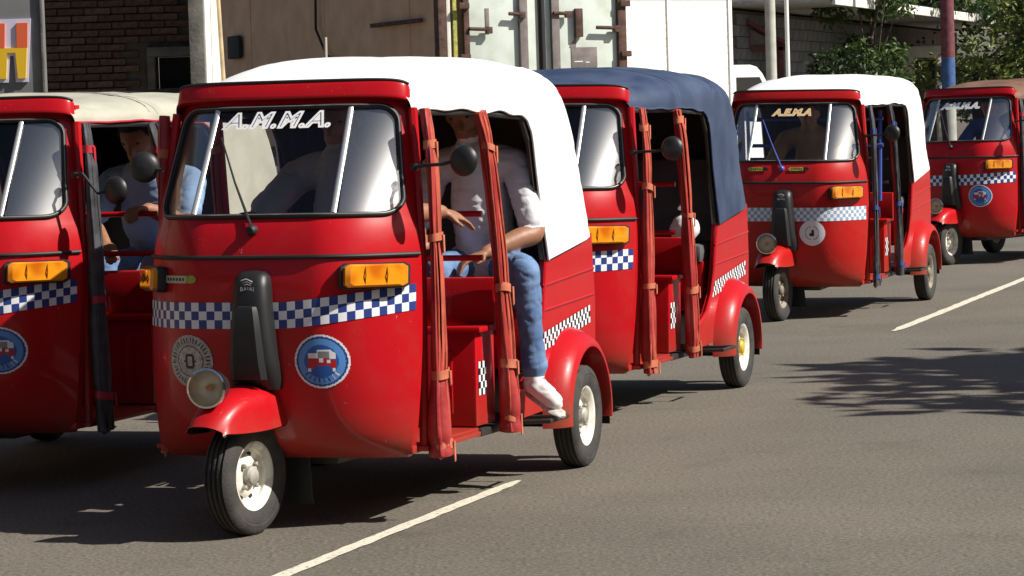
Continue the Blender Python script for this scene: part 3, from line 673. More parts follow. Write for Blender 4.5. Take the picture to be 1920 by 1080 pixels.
    for sg in (-1, 1):
        add_wheel(root, 'rear_wheel', Matrix.Translation((-2.0, sg * .585, .212)) @ (Matrix.Rotation(math.pi, 4, 'Z') if sg < 0 else Matrix()), cfg['rim'], cfg['hub'])
        P(MB().tube([(-1.24, sg * .50, .27), (-1.24, sg * .70, .278), (-1.48, sg * .70, .278), (-1.48, sg * .50, .27)], .009, 8), 'step_bar', STEEL)
    # --- rolled curtains
    cm, bm_, sm = cfg['curtain']
    for sg in (1, -1):
        dy = 0 if sg > 0 else -.045
        curtain(root, Bx, [(-.335 + dy, .535 + dy * .4, 1.495), (-.32 + dy, .56 + dy, 1.30), (-.325 + dy, .567 + dy, 1.0), (-.33 + dy, .57 + dy, .65), (-.335 + dy, .572 + dy, .36), (-.345 + dy, .57 + dy, .235)], [.024, .034, .038, .043, .049, .052], cfg.get('straps', (.13, .40, .66, .93)), cm, bm_, sm, seed + (sg > 0), sg, cs_=cfg.get('cscale', 1))
        curtain(root, Bx, [(-.92, .545, 1.49), (-.96, .565, 1.33), (-1.03, .572, 1.0), (-1.09, .575, .65), (-1.135, .575, .38), (-1.15, .57, .25)], [.034, .036, .039, .044, .048, .050], cfg.get('straps2', (.18, .52, .68, .92)), cm, bm_, sm, seed + 3 + (sg > 0), sg, cs_=cfg.get('cscale', 1))
    # canvas tails at the foot of the front curtain
    P(MB().prism([(-.30, .40), (-.33, .24), (-.36, .215), (-.47, .235), (-.40, .26), (-.37, .40)], .556, .563, 'xz'), 'curtain_flap', bm_)
    # --- mirrors
    for sg in (-1, 1):
        base = Vector((-.27, sg * .515, 1.285)); hd = Vector((-.225, sg * (.715 if sg > 0 else .535), 1.305 + cfg.get('mirror_dz', 0)))
        arm = [base, base + Vector((.03, sg * .05, .005)), hd + Vector((0, -sg * .075, -.012)), hd + Vector((-.01, -sg * .03, 0))]
        mm = P(MB().tube(arm, .0065, 8).lathe([(.014, -.012), (.014, .012)], 10, axis='z', center=base), 'mirror', RUBBER)
        MB().lathe([(.0005, .021), (.025, .019), (.044, .012), (.056, .0), (.058, -.010), (.054, -.012), (.0005, -.009)], 28, axis='x').xf(Matrix.Translation(hd) @ Matrix.Rotation(R(-sg * 14), 4, 'Z')).build('mirror_head', BLACK, mm)
    # --- handlebar
    P(MB().tube([(-.12, 0, .95), (-.22, 0, 1.04)], .025, 10).tube([(-.34, -.30, 1.03), (-.24, -.2, 1.05), (-.22, 0, 1.05), (-.24, .2, 1.05), (-.34, .30, 1.03)], .014, 10), 'handlebar', BLACK)
    if cfg.get('bluebars'):
        for z in (1.20, 1.39):
            P(MB().tube([(-.93, -.50, z), (-.93, .50, z)], .014, 10), 'cross_bar', BARB)
        P(MB().tube([(-.95, -.49, .8), (-.93, -.50, 1.45)], .014, 8).tube([(-.95, .47, .8), (-.93, .48, 1.45)], .014, 8), 'bar_upright', BARB)
    return root
MATS['lamp_glass'] = glass_mat('lamp_glass', (0.95, 0.95, 0.93), 0.03, 0.2)
WLET = mat('white_letter_film', (0.9, 0.9, 0.9), .4)
WHITE_TXT = [(.005, .0090, WLET)]
OUT_TXT = [(.0045, .0062, WLET), (.0050, -.0030, mat('dark_letter_core', (0.06, 0.07, 0.12), 0.4))]
GOLD_TXT = [(.0045, .0058, TAN), (.0050, -.0010, GOLD)]
REDCURT = (CURT, CURTO, STRAP); BLKCURT = (CURTK, CURTK, STRAPR); BLKCURTB = (CURTK, CURTK, STRAPB)
TUK = {}
TUK[1] = auto_rickshaw((-.9267, 10.5114, .3194, -.0056, .0178), 'nearest red rickshaw with white canopy, outlined windscreen letters and a round blue nose sticker', dict(
    seed=3, canopy=CAN_W, rim=RIMW, hub=HUBG, curtain=REDCURT, text=('A.M.M.A.', .098, OUT_TXT), textpos=(-.01, 1.462), steer=9,
    stickers=[('roundel', .245, .600, .096), ('ring', -.265, .600, .095), ('plate', -.31, .895, .082)]))
TUK[0] = auto_rickshaw((-2.342, 11.878, .3358, -.002, .003), 'red rickshaw with cream canopy and black rolled curtains, cut off by the left edge', dict(
    seed=11, crown=.30, canopy=CAN_C, hem=STRAPR, lining=LINB, mirror_dz=-.085, rim=RIMW, hub=RIMW, curtain=BLKCURT, steer=4, straps=(.14, .52, .80), straps2=(.15, .5, .8), stickers=[('roundel', .285, .59, .095)]))
TUK[2] = auto_rickshaw((-.0118, 13.843, .3245, -.02296, .0095), 'red auto rickshaw with a navy blue canopy, directly behind the nearest white canopied one', dict(
    seed=21, crown=.88, canopy=CAN_B, lining=LINB, rim=RIMW, hub=HUBY, curtain=REDCURT, steer=0, rise=.02, stickers=[('roundel', -.30, .60, .09)], straps=(.10, .33, .58, .9), straps2=(.10, .40, .66, .93), rails=(.88, 1.12)))
TUK[3] = auto_rickshaw((1.8943, 20.414, .3407, -.02026, -.0152), 'red rickshaw with white canopy, gold windscreen letters and a white disc on its nose', dict(
    seed=33, cscale=.72, crown=.82, red=RED3, canopy=CAN_W, rim=RIMD, hub=RIMD, curtain=BLKCURTB, text=('A.E.M.A', .078, GOLD_TXT), spacing=1.06, textpos=(.0, 1.45), steer=3, rise=.0, band=.80, rows=4, checkcol=PALEB,
    stickers=[('disc', .20, .625, .088), ('badge', -.19, 1.065, .072), ('badge', .10, 1.065, .072)], sidecheck=False, bluewiper=True, bluebars=True, railcol=STEEL, straps=(.2, .5, .9), straps2=(.2, .5, .85)))
TUK[4] = auto_rickshaw((4.06, 26.9, .62, .004, .006), 'red auto rickshaw with a brown canopy and white windscreen letters, farthest right in the queue', dict(
    seed=41, crown=.75, canopy=CAN_R, rim=RIMW, hub=RIMW, curtain=BLKCURT, text=('A.M.M.A.', .090, WHITE_TXT), textpos=(-.02, 1.44), steer=0, rise=.02, stickers=[('roundel', .27, .62, .10)]))
# ------------------------------------------------------------------ people
def ellipsoid(mb, c, r, Mx=None, n=14):
    rows = []
    for i in range(n + 1):
        th = math.pi * i / n; row = []
        for k in range(2 * n):
            a = 2 * math.pi * k / (2 * n); p = Vector((r[0] * math.sin(th) * math.cos(a), r[1] * math.sin(th) * math.sin(a), r[2] * math.cos(th)))
            if i in (0, n): p += Vector((1e-4 * math.cos(a), 1e-4 * math.sin(a), 0))
            row.append((Mx @ p if Mx else p) + Vector(c))
        rows.append(row)
    o = len(mb.v); mb.grid(rows, closed=True, flip=True)
    mb.f.append(tuple(o + k for k in range(2 * n))); mb.m.append(0); e = o + n * 2 * n; mb.f.append(tuple(e + k for k in range(2 * n - 1, -1, -1))); mb.m.append(0)
FOLD = .0045
class Figure:
    def __init__(s): s.mb = MB(); s.seg = []
    def chain(s, pts, rad, mi, sec=None, n=14):
        P = [Vector(p) for p in pts]; pp = []; rr = []; K = 5
        d0 = (P[0] - P[1]).normalized(); d1 = (P[-1] - P[-2]).normalized()
        for f in (.92, .6, .0): pp.append(P[0] + d0 * rad[0] * f * .8); rr.append(max(rad[0] * math.sqrt(1 - f * f), .001))
        tab = smoothtab([tuple(p) + (r_,) for p, r_ in zip(P, rad)], K * (len(P) - 1))
        for row in tab[1:-1]: pp.append(Vector(row[:3])); rr.append(row[3])
        for f in (.0, .6, .92): pp.append(P[-1] + d1 * rad[-1] * f * .8); rr.append(max(rad[-1] * math.sqrt(1 - f * f), .001))
        s.mb.tube(pp, rr, n, sec=(lambda t, a: sec) if sec else None)
        k = max(sec) if sec else 1
        for a, b in zip(tab, tab[1:]): s.seg.append((Vector(a[:3]), Vector(b[:3]), (a[3] + b[3]) / 2 * k, mi))
    def blob(s, c, r, mi, Mx=None):
        ellipsoid(s.mb, c, r, Mx); s.seg.append((Vector(c), Vector(c) + Vector((0, 0, 1e-3)), max(r), mi))
    def hand(s, wrist, d, nrm, thumb, curl, mi, k=1.0):
        d = Vector(d).normalized(); nrm = Vector(nrm); nrm = (nrm - d * nrm.dot(d)).normalized(); sd = d.cross(nrm)
        if sd.dot(Vector(thumb)) < 0: sd = -sd
        W = Vector(wrist); Mx = Matrix((( *d, ), (*sd,), (*nrm,))).transposed().to_4x4()
        s.blob(W + d * .048 * k, (.052 * k, .040 * k, .017 * k), mi, Mx)
        for j, (off, ln, cu) in enumerate(((.028, .072, curl), (.009, .080, curl * 1.1), (-.010, .074, curl * 1.2), (-.028, .058, curl * 1.35))):
            p = W + d * .085 * k + sd * off * k; dd = d.copy(); pts = [p - d * .03 * k, p]
            for u in (.45, .32, .23):
                dd = (Matrix.Rotation(-cu if dd.cross(-nrm).dot(sd) < 0 else cu, 3, sd) @ dd) if cu else dd
                p = p + dd * ln * k * u; pts.append(p)
            s.chain(pts, [.0095 * k, .0092 * k, .0085 * k, .0078 * k, .0065 * k], mi, n=10)
        t = W + d * .022 * k + sd * .030 * k; s.chain([t - sd * .012 * k, t + sd * .022 * k + d * .020 * k - nrm * .010 * k, t + sd * .028 * k + d * .055 * k - nrm * .018 * k], [.013 * k, .0105 * k, .008 * k], mi, n=10)
    def build(s, label, mats, Mx, voxel, group=None):
        me = bpy.data.meshes.new('person'); me.from_pydata(s.mb.v, [], s.mb.f); tmp = bpy.data.objects.new('person_tmp', me); col.objects.link(tmp)
        r_ = tmp.modifiers.new('r', 'REMESH'); r_.mode = 'VOXEL'; r_.voxel_size = voxel
        sm = tmp.modifiers.new('s', 'SMOOTH'); sm.factor = .5; sm.iterations = 3
        dg = bpy.context.evaluated_depsgraph_get(); dg.update(); m2 = bpy.data.meshes.new_from_object(tmp.evaluated_get(dg)); bpy.data.objects.remove(tmp)
        m2.materials.clear()
        for m_ in mats: m2.materials.append(m_)
        idx = []
        cen = np.empty(len(m2.polygons) * 3); m2.polygons.foreach_get('center', cen); cen = cen.reshape(-1, 3); best = np.full(len(cen), 1e9); idx = np.zeros(len(cen), int)
        for a, b, r__, mi in s.seg:
            a_ = np.array(a); ab = np.array(b - a); t = np.clip((cen - a_) @ ab / max(ab @ ab, 1e-9), 0, 1)
            d = np.linalg.norm(cen - a_ - t[:, None] * ab, axis=1) / r__; k = d < best; best[k] = d[k]; idx[k] = mi
        idx = idx.tolist()
        nv_ = [v.normal.copy() for v in m2.vertices]
        skinv = set()
        for p, i_ in zip(m2.polygons, idx):
            if i_ == 0: skinv.update(p.vertices)
        for v, n_ in zip(m2.vertices, nv_):
            if v.index in skinv: continue
            p = v.co; k = noise.noise(Vector((p.x * 10 + p.z * 14, p.y * 12 - p.z * 6, p.z * 12))) * .6 + abs(noise.noise(Vector((p.x * 16 + p.z * 26, p.y * 20, p.z * 30)))) * .7
            cr_ = abs(noise.noise(Vector((p.x * 9 + p.y * 7 + p.z * 3, p.y * 6 - p.x * 5, p.z * 21)))); k -= .9 * max(0.0, .16 - cr_) / .16
            v.co = p + n_ * k * FOLD
        m2.polygons.foreach_set('material_index', idx); m2.polygons.foreach_set('use_smooth', [True] * len(idx)); m2.name = 'person'
        o = bpy.data.objects.new('person', m2); col.objects.link(o); o.matrix_world = Mx; tag(o, label, 'person', group); return o
def person(tuk, label, J, mats, voxel=.009):
    """J holds joints in the rickshaw's frame; mats = skin, shirt, trousers, shoes"""
    F = Figure(); V = {k: Vector(v) for k, v in J.items() if not k.startswith('_')}
    pel, che, nek, hd = V['pelvis'], V['chest'], V['neck'], V['head']
    fwd = Vector(J.get('_face', (1, 0, 0))).normalized(); lft = (V['shl'] - V['shr']).normalized()
    F.chain([pel, (pel + che) / 2 + Vector((-.02, 0, 0)), che, nek - Vector((0, 0, .05))], [.125, .128, .128, .085], 1, sec=(1.0, 1.28) if False else (1.22, .92), n=18)
    F.chain([V['shl'], (V['shl'] + V['shr']) / 2 + Vector((0, 0, .02)), V['shr']], [.066, .078, .066], 1)
    F.chain([nek - Vector((0, 0, .06)), nek, hd - Vector((0, 0, .04))], [.06, .055, .055], 0)
    up_ = (hd - nek).normalized(); sdv = up_.cross(fwd).normalized(); f2 = sdv.cross(up_)
    HM = Matrix(((*f2,), (*sdv,), (*up_,))).transposed().to_4x4()
    F.blob(hd + up_ * .025, (.098, .076, .105), 0, HM); F.blob(hd + f2 * .028 - up_ * .055, (.062, .054, .060), 0, HM)
    F.chain([hd + f2 * .088 + up_ * .02, hd + f2 * .108 - up_ * .022], [.011, .016], 0, n=8)
    for sg in (-1, 1): F.blob(hd + sdv * sg * .078 - up_ * .0, (.016, .010, .030), 0, HM)
    for sd_ in ('l', 'r'):
        sh, el, wr = V['sh' + sd_], V['el' + sd_], V['wr' + sd_]; mid = sh.lerp(el, J.get('_sleeve', .85))
        F.chain([sh, sh.lerp(el, .5), mid], [.066, .062, .060], 1)
        F.chain([sh.lerp(el, .6), el, el.lerp(wr, .35), wr], [.043, .042, .043, .028], 0)
        hdir = Vector(J.get('_hand' + sd_, tuple(wr - el))); F.hand(wr, hdir, J.get('_pn' + sd_, (0, 0, 1)), J.get('_th' + sd_, (1, 0, 0)), J.get('_curl' + sd_, .35), 0)
        hp, kn, an, toe = V['hp' + sd_], V['kn' + sd_], V['an' + sd_], V['toe' + sd_]
        F.chain([hp, hp.lerp(kn, .5), kn], [.090, .074, .060], 2); F.chain([kn, kn.lerp(an, .3), kn.lerp(an, .7), kn.lerp(an, .92)], [.060, .055, .049, .057], 2)
        F.chain([kn.lerp(an, .85), an + Vector((0, 0, -.02))], [.042, .040], 0)
        hl = an + (an - toe).normalized() * .03 + Vector((0, 0, -.055)); F.chain([hl, an.lerp(toe, .4) + Vector((0, 0, -.02)), toe], [.040, .044, .036], 3, sec=(1.0, .9)); F.blob(an + Vector((0, 0, -.03)), (.048, .045, .045), 3)
    F.chain([V['hpl'], pel, V['hpr']], [.10, .12, .10], 2)
    o = F.build(label, mats, TUK[tuk].matrix_basis.copy() if False else Matrix.Translation(TUK[tuk].location) @ Matrix.Rotation(TUK[tuk].rotation_euler.z, 4, 'Z'), voxel)
    for sd_ in ('l', 'r'):
        an, toe = V['an' + sd_], V['toe' + sd_]; d_ = (toe - an); d_.z *= .6; d_.normalize(); b_ = an + Vector((0, 0, -.088)); e_ = toe + d_ * .02 + Vector((0, 0, -.030))
        MB().tube([b_ - d_ * .045, b_ - d_ * .02, b_.lerp(e_, .5), e_, e_ + d_ * .03], [.018, .034, .038, .036, .014], 14, sec=lambda t, a: (1.05, .34)).build('shoe_sole', GREYRING, o)
        for k in range(3):
            c_ = an.lerp(toe, .30 + .17 * k) + Vector((0, 0, .024 - .012 * k)); sdv_ = d_.cross(Vector((0, 0, 1))).normalized()
            MB().tube([c_ - sdv_ * .024 - Vector((0, 0, .012)), c_ + Vector((0, 0, .004)), c_ + sdv_ * .024 - Vector((0, 0, .012))], .0035, 6).build('shoe_lace', GREYP, o)
    # hair: a cap of short strands over the skull; eyes
    mb = MB(); rows = []
    for i in range(11):
        th = R(100) * i / 10; row = []
        for k in range(28):
            a = 2 * math.pi * k / 28; lim = th * (1.0 if math.cos(a) < .2 else .62 if math.cos(a) > .6 else .85)
            q_ = 1 + .03 * noise.noise(Vector((a * 3, th * 9, 3)))
            row.append(hd + up_ * .025 + HM.to_3x3() @ Vector((.106 * q_ * math.sin(lim) * math.cos(a) + (1e-4 if i == 0 else 0) * math.cos(a), .084 * q_ * math.sin(lim) * math.sin(a), .115 * q_ * math.cos(lim))))
        rows.append(row)
    mb.grid(rows, closed=True).build('hair', J.get('_hair', HAIR), o)
    for sg in (-1, 1):
        e = MB(); ellipsoid(e, hd + f2 * .083 + sdv * sg * .031 + up_ * .022, (.008, .011, .006), HM, 8); e.build('eye', BLACKP, o)
    return o
person(1, 'driver in a grey white T-shirt behind the lettered windscreen, one arm hanging out', dict(
    pelvis=(-.88, .03, .87), chest=(-.80, .05, 1.14), neck=(-.76, .06, 1.38), head=(-.73, .07, 1.475), shl=(-.78, .235, 1.285), shr=(-.78, -.125, 1.27), ell=(-.60, .335, 1.115), wrl=(-.79, .445, 1.115), elr=(-.62, -.25, 1.10), wrr=(-.40, -.27, 1.09),
    hpl=(-.86, .12, .86), hpr=(-.86, -.07, .86), knl=(-.45, .19, .83), knr=(-.45, -.18, .83), anl=(-.42, .18, .37), anr=(-.42, -.17, .37), toel=(-.30, .19, .31), toer=(-.30, -.18, .31),
    _handl=(-.13, .10, -.05), _pnl=(.3, .2, 1), _thl=(.2, 1, 0), _curll=.22, _sleeve=.8), [SKIN, TSHIRTG, JEANS, SHOEK], .008)
person(1, 'passenger in a white T-shirt with one jeans leg and white sneaker out of the doorway', dict(
    pelvis=(-1.80, .27, .86), chest=(-1.70, .29, 1.13), neck=(-1.62, .29, 1.385), head=(-1.58, .28, 1.48), shl=(-1.68, .455, 1.275), shr=(-1.66, .12, 1.27), ell=(-1.62, .545, 1.00), wrl=(-1.42, .40, .925), elr=(-1.56, .05, 1.02), wrr=(-1.36, .14, 1.0),
    hpl=(-1.76, .37, .85), hpr=(-1.76, .18, .85), knl=(-1.36, .585, .855), knr=(-1.36, .22, .86), anl=(-1.375, .605, .440), anr=(-1.30, .2, .36), toel=(-1.315, .705, .335), toer=(-1.18, .2, .30),
    _handl=(.12, -.12, -.05), _pnl=(0, 0, 1), _thl=(1, 0, 0), _curll=.3, _sleeve=.85), [SKIN, TSHIRT, JEANS, SHOEW], .008)
person(0, 'passenger in a light blue shirt gripping the rail of the cream canopied rickshaw', dict(
    pelvis=(-1.72, .22, .86), chest=(-1.54, .25, 1.08), neck=(-1.42, .27, 1.32), head=(-1.37, .27, 1.42), shl=(-1.50, .46, 1.225), shr=(-1.46, .09, 1.235), ell=(-1.26, .54, 1.04), wrl=(-1.06, .45, 1.12), elr=(-1.28, .06, 1.05), wrr=(-1.10, .22, .97),
    hpl=(-1.70, .32, .85), hpr=(-1.70, .13, .85), knl=(-1.28, .36, .86), knr=(-1.28, .12, .86), anl=(-1.26, .36, .36), anr=(-1.26, .12, .36), toel=(-1.14, .37, .30), toer=(-1.14, .12, .30),
    _handl=(.10, -.03, .0), _pnl=(0, 0, 1), _thl=(0, -1, 0), _curll=.75, _sleeve=.75), [SKIN, SHIRTB, JEANS, SHOEK], .009)
DRV = dict(pelvis=(-.88, .02, .87), chest=(-.82, .02, 1.12), neck=(-.79, .02, 1.34), head=(-.76, .02, 1.43), shl=(-.80, .20, 1.25), shr=(-.80, -.16, 1.25), ell=(-.62, .27, 1.06), wrl=(-.42, .27, 1.07), elr=(-.62, -.24, 1.06), wrr=(-.42, -.27, 1.07),
    hpl=(-.86, .11, .86), hpr=(-.86, -.08, .86), knl=(-.45, .19, .83), knr=(-.45, -.18, .83), anl=(-.42, .18, .37), anr=(-.42, -.17, .37), toel=(-.30, .19, .31), toer=(-.30, -.18, .31), _curll=.6, _curlr=.6)
person(3, 'driver in a tan shirt behind the gold lettered windscreen', DRV, [SKIN, SHIRTT, JEANS, SHOEK], .014)
person(4, 'driver in a deep blue shirt in the farthest rickshaw', DRV, [SKIN, SHIRTN, JEANS, SHOEK], .014)
# white bag on the bench of the navy canopied rickshaw
bagm = mat('white_plastic_bag', (0.75, 0.75, 0.76), 0.35, var=.08, bump=.4, bscale=18)
mb = MB(); ellipsoid(mb, (0, 0, 0), (.085, .075, .075), None, 12)
mb.v = [tuple(Vector(p) * (1 + .16 * noise.noise(Vector(p) * 22))) for p in mb.v]
mb.tube([(0, 0, .06), (.01, .012, .10), (.03, .0, .12)], [.03, .015, .03], 10)
bag = mb.build('plastic_bag', bagm, sharp=60); bag.matrix_world = Matrix.Translation(TUK[2].location) @ Matrix.Rotation(TUK[2].rotation_euler.z, 4, 'Z') @ Matrix.Translation((-1.63, .42, .86))
tag(bag, 'knotted white plastic bag on the bench of the navy canopied rickshaw', 'bag')
# ------------------------------------------------------------------ buildings behind
BRK = [mat('brick_a', (0.135, 0.075, 0.05), 0.9, var=.35, vscale=25, bump=.4, bscale=50), mat('brick_b', (0.105, 0.062, 0.043), 0.9, var=.35, vscale=25, bump=.4, bscale=50), mat('brick_c', (0.16, 0.095, 0.062), 0.9, var=.35, vscale=25, bump=.4, bscale=50)]
MORT = mat('grey_mortar', (0.115, 0.09, 0.07), 0.95, var=.3, bump=.3)
CNC = mat('raw_concrete', (0.20, 0.19, 0.16), 0.9, color2=(0.12, 0.115, 0.10), vscale=6, bump=.25, bscale=30)
WPLAST = mat('white_plaster', (0.70, 0.68, 0.62), 0.9, var=.12, vscale=5, bump=.1, bscale=20)
BB = empty('brick_building', (-3.6, 27, 0)); tag(BB, 'dark brick building with a concrete window surround and white end wall, far left', 'building')
YW = 27.0
# wall core with the window opening (x -3.20..-2.80, z 1.84..2.13), bricks in front of it
def part(mb, name, m, parent, **k):
    o = mb.build(name, m, parent, **k); o.matrix_parent_inverse = Matrix.Translation(parent.location).inverted() if not parent.rotation_euler.z else (Matrix.Translation(parent.location) @ Matrix.Rotation(parent.rotation_euler.z, 4, 'Z')).inverted()
    return o
core = MB().box((-4.75, YW + .15, 1.62), (3.1, .2, 3.24)).box((-2.985, YW + .15, .92), (.43, .2, 1.84)).box((-2.985, YW + .15, 2.685), (.43, .2, 1.11))
part(core, 'wall', MORT, BB, smooth=False)
part(MB().box((-2.985, YW + .30, 1.98), (.43, .04, .30)), 'dark_opening_panel', LINB, BB, smooth=False)  # black sheet standing in for the shade inside the open window
part(MB().box((-3.235, YW + .02, 1.98), (.07, .12, .30), bev=.004), 'window_jamb', CNC, BB)
part(MB().box((-3.03, YW + .02, 2.175), (.48, .12, .085), bev=.004), 'lintel', CNC, BB)
part(MB().box((-2.705, YW - .40, 1.62), (.13, 1.30, 3.24), bev=.006), 'corner_column', CNC, BB)
part(MB().box((-2.632, YW - .395, 1.62), (.012, 1.29, 3.24)), 'plastered_end', WPLAST, BB, smooth=False)
part(MB().box((-4.6, YW + .2, 3.30), (4.1, 2.2, .12), bev=.01), 'shading_roof_slab', CNC, BB)  # unseen overhang added to keep the brick wall dark
bme = []
for k in range(3):
    b_ = MB().box((0, 0, 0), (.232, .05, .056), bev=.006); me = bpy.data.meshes.new('brick'); me.from_pydata(b_.v, [], b_.f); me.materials.append(BRK[k]); bme.append(me)
qb = random.Random(5)
for r_ in range(22):
    z = 1.56 + r_ * .067
    for c_ in range(13):
        x = -5.55 + c_ * .245 + (.1225 if r_ % 2 else 0)
        if x > -2.90: continue
        if x + .12 > -3.27 and 1.80 < z < 2.25: continue
        o = link('brick', bme[qb.randrange(3)], BB); o.location = (x + 3.6 + qb.uniform(-.004, .004), .035 + qb.uniform(-.005, .006), z + qb.uniform(-.002, .002)); o.rotation_euler = (0, qb.uniform(-.012, .012), 0)
def blocker_house(name, label, a0, s0, ln, dp, h, wm, seed):  # simple house out of view, added to hold back sky light
    hb = empty(name, tuple(street(a0, s0)), math.atan2(RD.y, RD.x)); tag(hb, label, 'house')
    MB().box((ln / 2, dp / 2 + .02, h / 2), (ln, dp, h)).build('wall', wm, hb, smooth=False)
    MB().box((ln / 2, dp / 2 - .25, h + .06), (ln + .6, dp + 1.1, .12), bev=.01).build('roof', CNC, hb)
    n_ = int(ln // 3)
    for k in range(n_):
        x = (k + .5) * ln / n_
        if k % 2: MB().box((x, -.01, 1.02), (.9, .08, 2.04), bev=.01).build('door', RUSTY, hb)
        else:
            w_ = MB().box((x, -.01, 1.5), (1.1, .06, 1.0), bev=.01).build('window', LINB, hb); MB().box((x, -.06, .96), (1.25, .14, .07), bev=.01).build('sill', CNC, w_)
RUSTY = mat('brown_door_paint', (0.10, 0.05, 0.03), .7, var=.2)
blocker_house('sky_blocking_house', 'unseen earth brown house added on the near left to block sky and reflect brown', -34, 7.8, 40, 6, 4.4, mat('earth_plaster', (0.20, 0.13, 0.085), .9, var=.2, vscale=2), 1)  # added out of view: darkens the fill, gives the noses a brown reflection
blocker_house('sky_blocking_house', 'unseen pale ochre house added across the street to block sky light', -36, -14.2, 38, 6, 4.3, mat('ochre_plaster', (0.30, 0.22, 0.12), .9, var=.2, vscale=2), 2)  # added out of view to deepen the shade on the rickshaws
EH = empty('sky_blocking_house', (-6, -16, 0)); tag(EH, 'unseen long two storey house added behind the camera to block sky light', 'house')  # added out of view; shuts off sky fill from behind the camera
MB().box((6, -3, 3), (30, 6, 6)).build('wall', MATS['earth_plaster'], EH, smooth=False); MB().box((6, -2.8, 6.06), (31, 7, .12), bev=.01).build('roof', CNC, EH)
for k in range(9):
    for z in (1.5, 4.4):
        w_ = MB().box((-6.5 + 3.1 * k, .01, z), (1.1, .08, 1.2), bev=.01).build('window', LINB, EH); MB().box((-6.5 + 3.1 * k, .06, z - .65), (1.3, .16, .08), bev=.01).build('sill', CNC, w_)
# shop sign, nearer
SIGNG = mat('grey_sign_board', (0.15, 0.15, 0.155), 0.7, var=.12, vscale=4)
sg_ = empty('shop_sign', (-4.15, 24, 0)); tag(sg_, 'grey sign board with a tall orange and yellow letter, upper left edge', 'sign')
part(MB().box((-4.27, 24.05, 2.0), (1.06, .06, 2.6), bev=.01), 'board', SIGNG, sg_)
part(MB().box((-3.757, 24.02, 2.0), (.022, .05, 2.6), bev=.004), 'board_edge', CNC, sg_)
ORG = mat('orange_letter', (0.75, 0.13, 0.05), 0.45); YEL = mat('yellow_letter', (0.80, 0.50, 0.02), 0.45); LIL = mat('white_letter_outline', (0.62, 0.60, 0.74), 0.5)
part(MB().prism([(-4.125, 1.885), (-4.045, 1.885), (-4.025, 2.10), (-3.995, 2.10), (-3.985, 1.885), (-3.885, 1.885), (-3.845, 2.40), (-3.955, 2.40), (-4.06, 2.40), (-4.165, 2.40)], 24.0, 24.018, 'xz'), 'letter_outline', LIL, sg_, smooth=False)
for (x0, x1) in ((-4.135, -4.06), (-3.965, -3.875)):
    part(MB().prism([(x0, 2.165), (x1 - .004, 2.165), (x1 + .006, 2.365), (x0 + .005, 2.365)], 23.985, 24.003, 'xz'), 'letter_top', ORG, sg_, smooth=False)
part(MB().prism([(-4.11, 1.915), (-4.06, 1.915), (-4.045, 2.125), (-3.978, 2.125), (-3.965, 1.915), (-3.902, 1.915), (-3.882, 2.163), (-4.13, 2.163)], 23.985, 24.003, 'xz'), 'letter_bottom', YEL, sg_, smooth=False)
for x in (-4.6, -3.95): part(MB().tube([(x, 24.1, -.02), (x, 24.1, 3.0)], .035, 10), 'sign_post', STEEL, sg_)
# leaning bamboo pole by the white end wall
tag(MB().tube([(-2.46, 26.3, 0.0), (-2.53, 26.42, 2.0), (-2.575, 26.5, 3.3)], [.022, .02, .017], 10).build('bamboo_pole', mat('bamboo', (0.50, 0.38, 0.22), .6, var=.2)), 'thin pale pole leaning beside the white end wall', 'pole')
# ------------------------------------------------------------------ cargo container on a trailer
TH = R(24); CN = empty('cargo_container', (-.78, 34.5, 0), TH); tag(CN, 'brown cargo container with pale rusty rear doors and lock rods', 'container')
BRN = mat('brown_container_paint', (0.68, 0.45, 0.28), 0.75, color2=(0.58, 0.37, 0.23), vscale=3, bump=.1, bscale=8)
PALE = mat('pale_green_paint', (0.62, 0.68, 0.62), 0.55, color2=(0.50, 0.55, 0.47), vscale=5, ramp=(.3, .6))
RUST = mat('rusty_steel', (0.115, 0.055, 0.038), 0.85, color2=(0.05, 0.03, 0.024), vscale=14, bump=.3, bscale=60)
GREYS = mat('flat_grey', (0.20, 0.17, 0.16), 0.7, var=.2, vscale=10)
def cpart(mb, name, m, parent=CN, **k): return mb.build(name, m, parent, **k)
CB, CT, CL, CW = 1.12, 3.72, 8.1, 2.44            # local: x across the doors, y towards the front, doors at y=0
cpart(MB().box((CW / 2, CL / 2 + .05, (CB + CT) / 2), (CW - .04, CL - .1, CT - CB - .04)), 'hull', BRN, smooth=False)
for k in range(3): cpart(MB().box((.016, .9 + k * 2.9, (CB + CT) / 2), (.012, .05, CT - CB - .1), bev=.003), 'side_seam', BRN)
for z in (CB, CT): cpart(MB().box((.0, CL / 2, z), (.12, CL, .14), bev=.01), 'side_rail', RUST)
cpart(MB().box((-.035, 1.2, 2.66), (.05, 1.6, .05), bev=.005), 'dark_bracket', RUST)
cpart(MB().box((-.035, 7.25, 2.58), (.05, .5, .32), bev=.02), 'side_fitting', LINB)
cpart(MB().tube([(-.04, 3.9, 3.5), (-.045, 3.95, 2.7), (-.04, 3.6, 2.35), (-.04, 3.2, 2.25)], .018, 8), 'side_cable', LINB)
